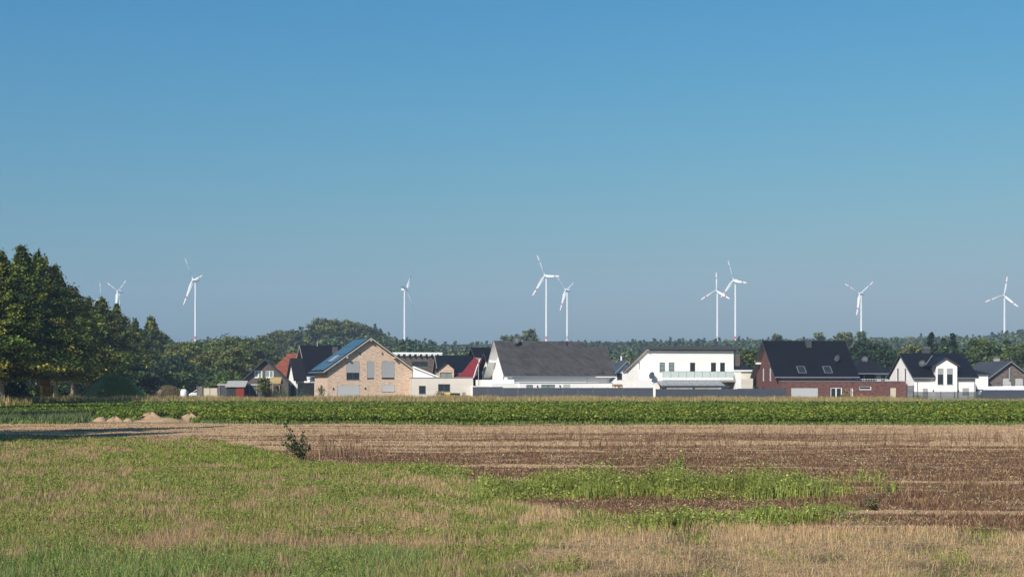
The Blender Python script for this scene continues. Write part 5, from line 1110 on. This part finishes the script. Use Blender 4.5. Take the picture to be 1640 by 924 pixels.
q0 = B.plane(1493, 570, fr); q1 = B.plane(1481.5, 586, fr); P0 = fr[0]+fr[1]*q0[0]+fr[2]*q0[1]+fr[3]*.05; P1 = fr[0]+fr[1]*q1[0]+fr[2]*q1[1]+fr[3]*.05; B.part('valley_gutter', MB().tube([P0, P1], .07, 6), M['zinc'], rf)
lamp(B, 1494.5, 625.5); lamp(B, 1534.5, 625.5); downpipe(B, .35, -.1, .1, ze); downpipe(B, uR-.2, -.1, .1, ze)
# house behind at right
B = Bld('hip_roof_house', 'white house corner under a dark hip roof right behind the dormer house', 1556, 196, 5)
u1 = B.front(1582.5, 600)[0]; ze = gz(597, 196); zt = gz(584, 200)
wall(B, MB().box(-1, u1, 0, 8, 0, ze-.15), 'white', [])
rf = B.part('roof', MB().add([(-2, -.4, ze-.145), (u1+.45, -.4, ze-.145), (u1+.45, 8.4, ze-.145), (-2, 8.4, ze-.145), (-1.6, 4, zt), (-1.2, 4, zt)], [(0, 3, 2, 1), (0, 1, 5, 4), (2, 3, 4, 5), (0, 4, 3), (1, 2, 5)]), M['darktile'])
B.part('awning', MB().box(B.front(1563, 622, -.8)[0], u1, -.9, -.02, gz(624.5, 195), gz(624, 195)+.05), M['wood'])
# mottled brick house far right
B = Bld('brick_house', 'mottled brick gable with grey edged roof at the right border', 1584.5, 199, 6)
um = B.front(1617, 580)[0]; u1 = um*2; zr = gz(577.3, 198.6); ze = gz(608, 199); bx = []
win(B, (1606, 606, 1619.5, 618), bx, frame='whiteframe', shut=.85, shutm='shutter', mull=2, fw=.09); win(B, (1626, 606, 1638.5, 618), bx, frame='whiteframe', shut=.85, shutm='shutter', mull=2, fw=.09)
w_, rf, fr = gable_v(B, 0, u1, 0, 9.5, ze+.35, zr-.2, 'greytile', 'mottled', ov=.35, og=.45, boxes=bx, soff='zinc')
p = B.front(1596, 573, 6); chim2(B, p[0]+.0, 6, zr-2.2, gz(574, 205), .7, .6, 'concrete', rf)
uf = B.front(1617, 590, -.2)[0]; B.part('flue', MB().tube([(uf, -.2, gz(608, 199)), (uf, -.2, gz(589, 199))], .11, 10), M['steel'])
# white tent
B = Bld('party_tent', 'white tarpaulin tent roof behind the solid fence at the right border', 1578, 187.5, 3, cat='tent')
u1 = B.front(1662, 620)[0]; ze = gz(629, 187.5); zt = gz(618.6, 189.5)
B.part('canopy', MB().add([(0, 0, ze), (u1, 0, ze), (u1, 4, ze), (0, 4, ze), (1.3, 2, zt), (u1-.8, 2, zt+.05), (0, 0, ze-.2), (u1, 0, ze-.2), (u1, 4, ze-.2), (0, 4, ze-.2)], [(0, 1, 5, 4), (2, 3, 4, 5), (0, 4, 3), (1, 2, 5), (0, 6, 7, 1), (1, 7, 8, 2), (2, 8, 9, 3), (3, 9, 6, 0)]), M['tent'])
for u in (.05, u1/2, u1-.05):
    for v in (.05, 3.95): B.part('pole', MB().tube([(u, v, 0), (u, v, ze-.01)], .03, 6), M['steel'])
# --- fences along the gardens
fence('long anthracite panel fence before the brown roofed house and the pergola', (757.5, 181.5), (1045.5, 181), lambda t: 1.78+.12*(t < .16), 'fence', every=2.0)
mb = MB().box(-.13, .13, -.13, .13, 0, 1.95); tag(mb.build('gate_post', M['white']), 'white post in the gap between the two long anthracite fences', 'post').location = (gx(1047.8, 180.8), 180.8, 0)
fence('blue grey panel fence before the white modern house, ending at the red brick house', (1050.5, 180.6), (1259.5, 181.5), lambda t: 1.62+.06*(t > .64), 'fence', every=2.0)
fence('short dark slat screen between the brick extension and the dormer house', (1452, 185), (1463, 185), lambda t: 2.05, 'slatfence', every=.9, slats=True)
fence('low open slat fence in front of the dormer house', (1463.5, 184.5), (1572, 184.3), lambda t: 1.25, 'slatfence', every=1.9, slats=True)
fence('solid anthracite fence in front of the white tent', (1573, 183.5), (1690, 183.3), lambda t: 1.5, 'fence', every=2.0)
# bins by the annex
def bin_(px, D, label, m, lid, h=1.05, w_=.6):
    e = empty('wheelie_bin', (gx(px, D), D, 0), random.uniform(-.2, .2), label, 'bin')
    MB().add([(-w_*.38, -.25, .08), (w_*.38, -.25, .08), (w_*.38, .2, .08), (-w_*.38, .2, .08), (-w_/2, -.33, h), (w_/2, -.33, h), (w_/2, .3, h), (-w_/2, .3, h)], [(0, 3, 2, 1), (4, 5, 6, 7), (0, 1, 5, 4), (1, 2, 6, 5), (2, 3, 7, 6), (3, 0, 4, 7)]).build('bin_body', m, e)
    MB().add([(-w_/2-.02, -.37, h+.003), (w_/2+.02, -.37, h+.003), (w_/2+.02, .34, h+.003), (-w_/2-.02, .34, h+.003), (-w_/2, -.3, h+.07), (w_/2, -.3, h+.07), (w_/2, .3, h+.1), (-w_/2, .3, h+.1)], [(0, 3, 2, 1), (4, 5, 6, 7), (0, 1, 5, 4), (1, 2, 6, 5), (2, 3, 7, 6), (3, 0, 4, 7)]).build('lid', lid, e)
    for x in (-w_*.45, w_*.3): MB().tube([(x, .22, .12), (x+.07, .22, .12)], .12, 10).build('wheel', M['rubber'], e)
bin_(709.5, 184.0, 'dark bin left of the yellow lidded bin before the white annex', M['black'], M['black'], 1.0, .65)
bin_(716.5, 183.6, 'bin with bright yellow lid and body before the white annex', M['yellow'], M['yellow'], .98, .75)
bin_(725.5, 183.9, 'dark bin just right of the yellow bin', M['black'], M['black'], 1.0, .7); bin_(732.5, 184.0, 'dark bin second to the right of the yellow bin', M['black'], M['black'], .98, .65)
for px, D, ty, Rw, lab, c in ((1350.5, 185, 633, .4, 'tiny pale bush left of the patio door of the red brick house', YELG), (1357, 185, 624, .5, 'thin bare ochre sapling beside the patio door', [(.28, .2, .09)]), (1379, 185, 633, .5, 'small orange tinted bush below the slot window', [(.35, .18, .05)]),
        (1467, 183.8, 634, .8, 'small garden bush at the left end of the low slat fence', OLIVE), (703, 183.5, 628, .45, 'tan dry shrub below the annex window', [(.34, .26, .13)]), (514.5, 184.5, 622, .5, 'thin young tree in front of the brick side wall', GREENB)):
    young(px, D, ty, Rw, lab, c, 'bush', 'bush', .1, 260, .12)

# ---------------------------------------------------------------- sapling in the meadow edge and a tall weed
def sapling(name, X, Y, H, label, lean, leafc, ls, cat='sapling'):
    z0 = float(gh(np.array([X]), np.array([Y]))[0]); e = empty(name, (X, Y, z0), 0, label, cat)
    mb = MB(); pts = []; P = []
    st = [((0, 0, 0), (lean*H*.25, 0, H*.45), (lean*H*.62, .05, H*.75), (lean*H, .02, H))]
    for a, t0, l_ in ((-.75, .05, .40), (.35, .02, .50), (.12, .0, .62), (-.3, .25, .4), (.55, .02, .38), (-.95, .15, .30), (.22, .1, .66), (-.4, 0, .5), (.0, .05, .45), (-.6, .3, .35)):
        b0 = Vector((lean*H*t0, 0, H*t0)); st.append((b0, b0+Vector((a*H*.22, random.uniform(-.15, .15), l_*H*.5)), b0+Vector((a*H*.42, random.uniform(-.25, .25), l_*H))))
    for s_ in st:
        s_ = [Vector(q) for q in s_]; mb.tube(s_, [.016*(1-.7*k/(len(s_)-1)) for k in range(len(s_))], 6)
        for k in range(len(s_)-1):
            n_ = max(5, int((s_[k+1]-s_[k]).length/.015))
            for j in range(n_):
                p = s_[k].lerp(s_[k+1], (j+.5)/n_); d = Vector((random.gauss(0, 1), random.gauss(0, 1), random.gauss(.25, .6))).normalized()
                P.append(p+d*random.uniform(.02, .075))
    mb.build('stem', M['bark'], e, True); P = np.array([tuple(p) for p in P]); n_ = len(P)
    merge('foliage', [leaves(P, ls*(.7+.6*rng.random(n_)), pick(leafc, n_, .25), .15, 1.7)], M['leaf'], e)
    return e
sapling('sapling', gx(483, 37), 37, 1.06, 'dark leafy sapling leaning left at the edge of the green grass', -.5, [(.035, .055, .018), (.05, .075, .025), (.07, .09, .035)], .052)
sapling('tall_weed', gx(1088, 29.5), 29.5, .66, 'single tall green weed stalk rising above the green strip', .03, [(.26, .33, .05), (.20, .28, .04)], .032, 'weed')
sapling('weed_bush', gx(1398, 22.6), 22.6, .26, 'small dark weed bush at the right end of the nearer green strip', .05, [(.10, .11, .045), (.13, .12, .06)], .03, 'weed')

# ---------------------------------------------------------------- haze
hz = MB().box(-3050, 3050, -70, 3450, -1, 235).build('haze', [])
hm = bpy.data.materials.new('haze_air'); hm.use_nodes = True; n = hm.node_tree; n.nodes.remove(n.nodes['Principled BSDF'])
pv = n.nodes.new('ShaderNodeVolumePrincipled'); pv.inputs['Color'].default_value = (.62, .78, 1.0, 1); pv.inputs['Density'].default_value = HAZE = 0.00025; pv.inputs['Anisotropy'].default_value = 0.0
n.links.new(pv.outputs[0], n.nodes['Material Output'].inputs['Volume'])
hz.data.materials.append(hm); tag(hz, kind='stuff'); hz['label'] = 'thin summer haze over the fields and hills'; hz['category'] = 'haze'; hz.display_type = 'WIRE'
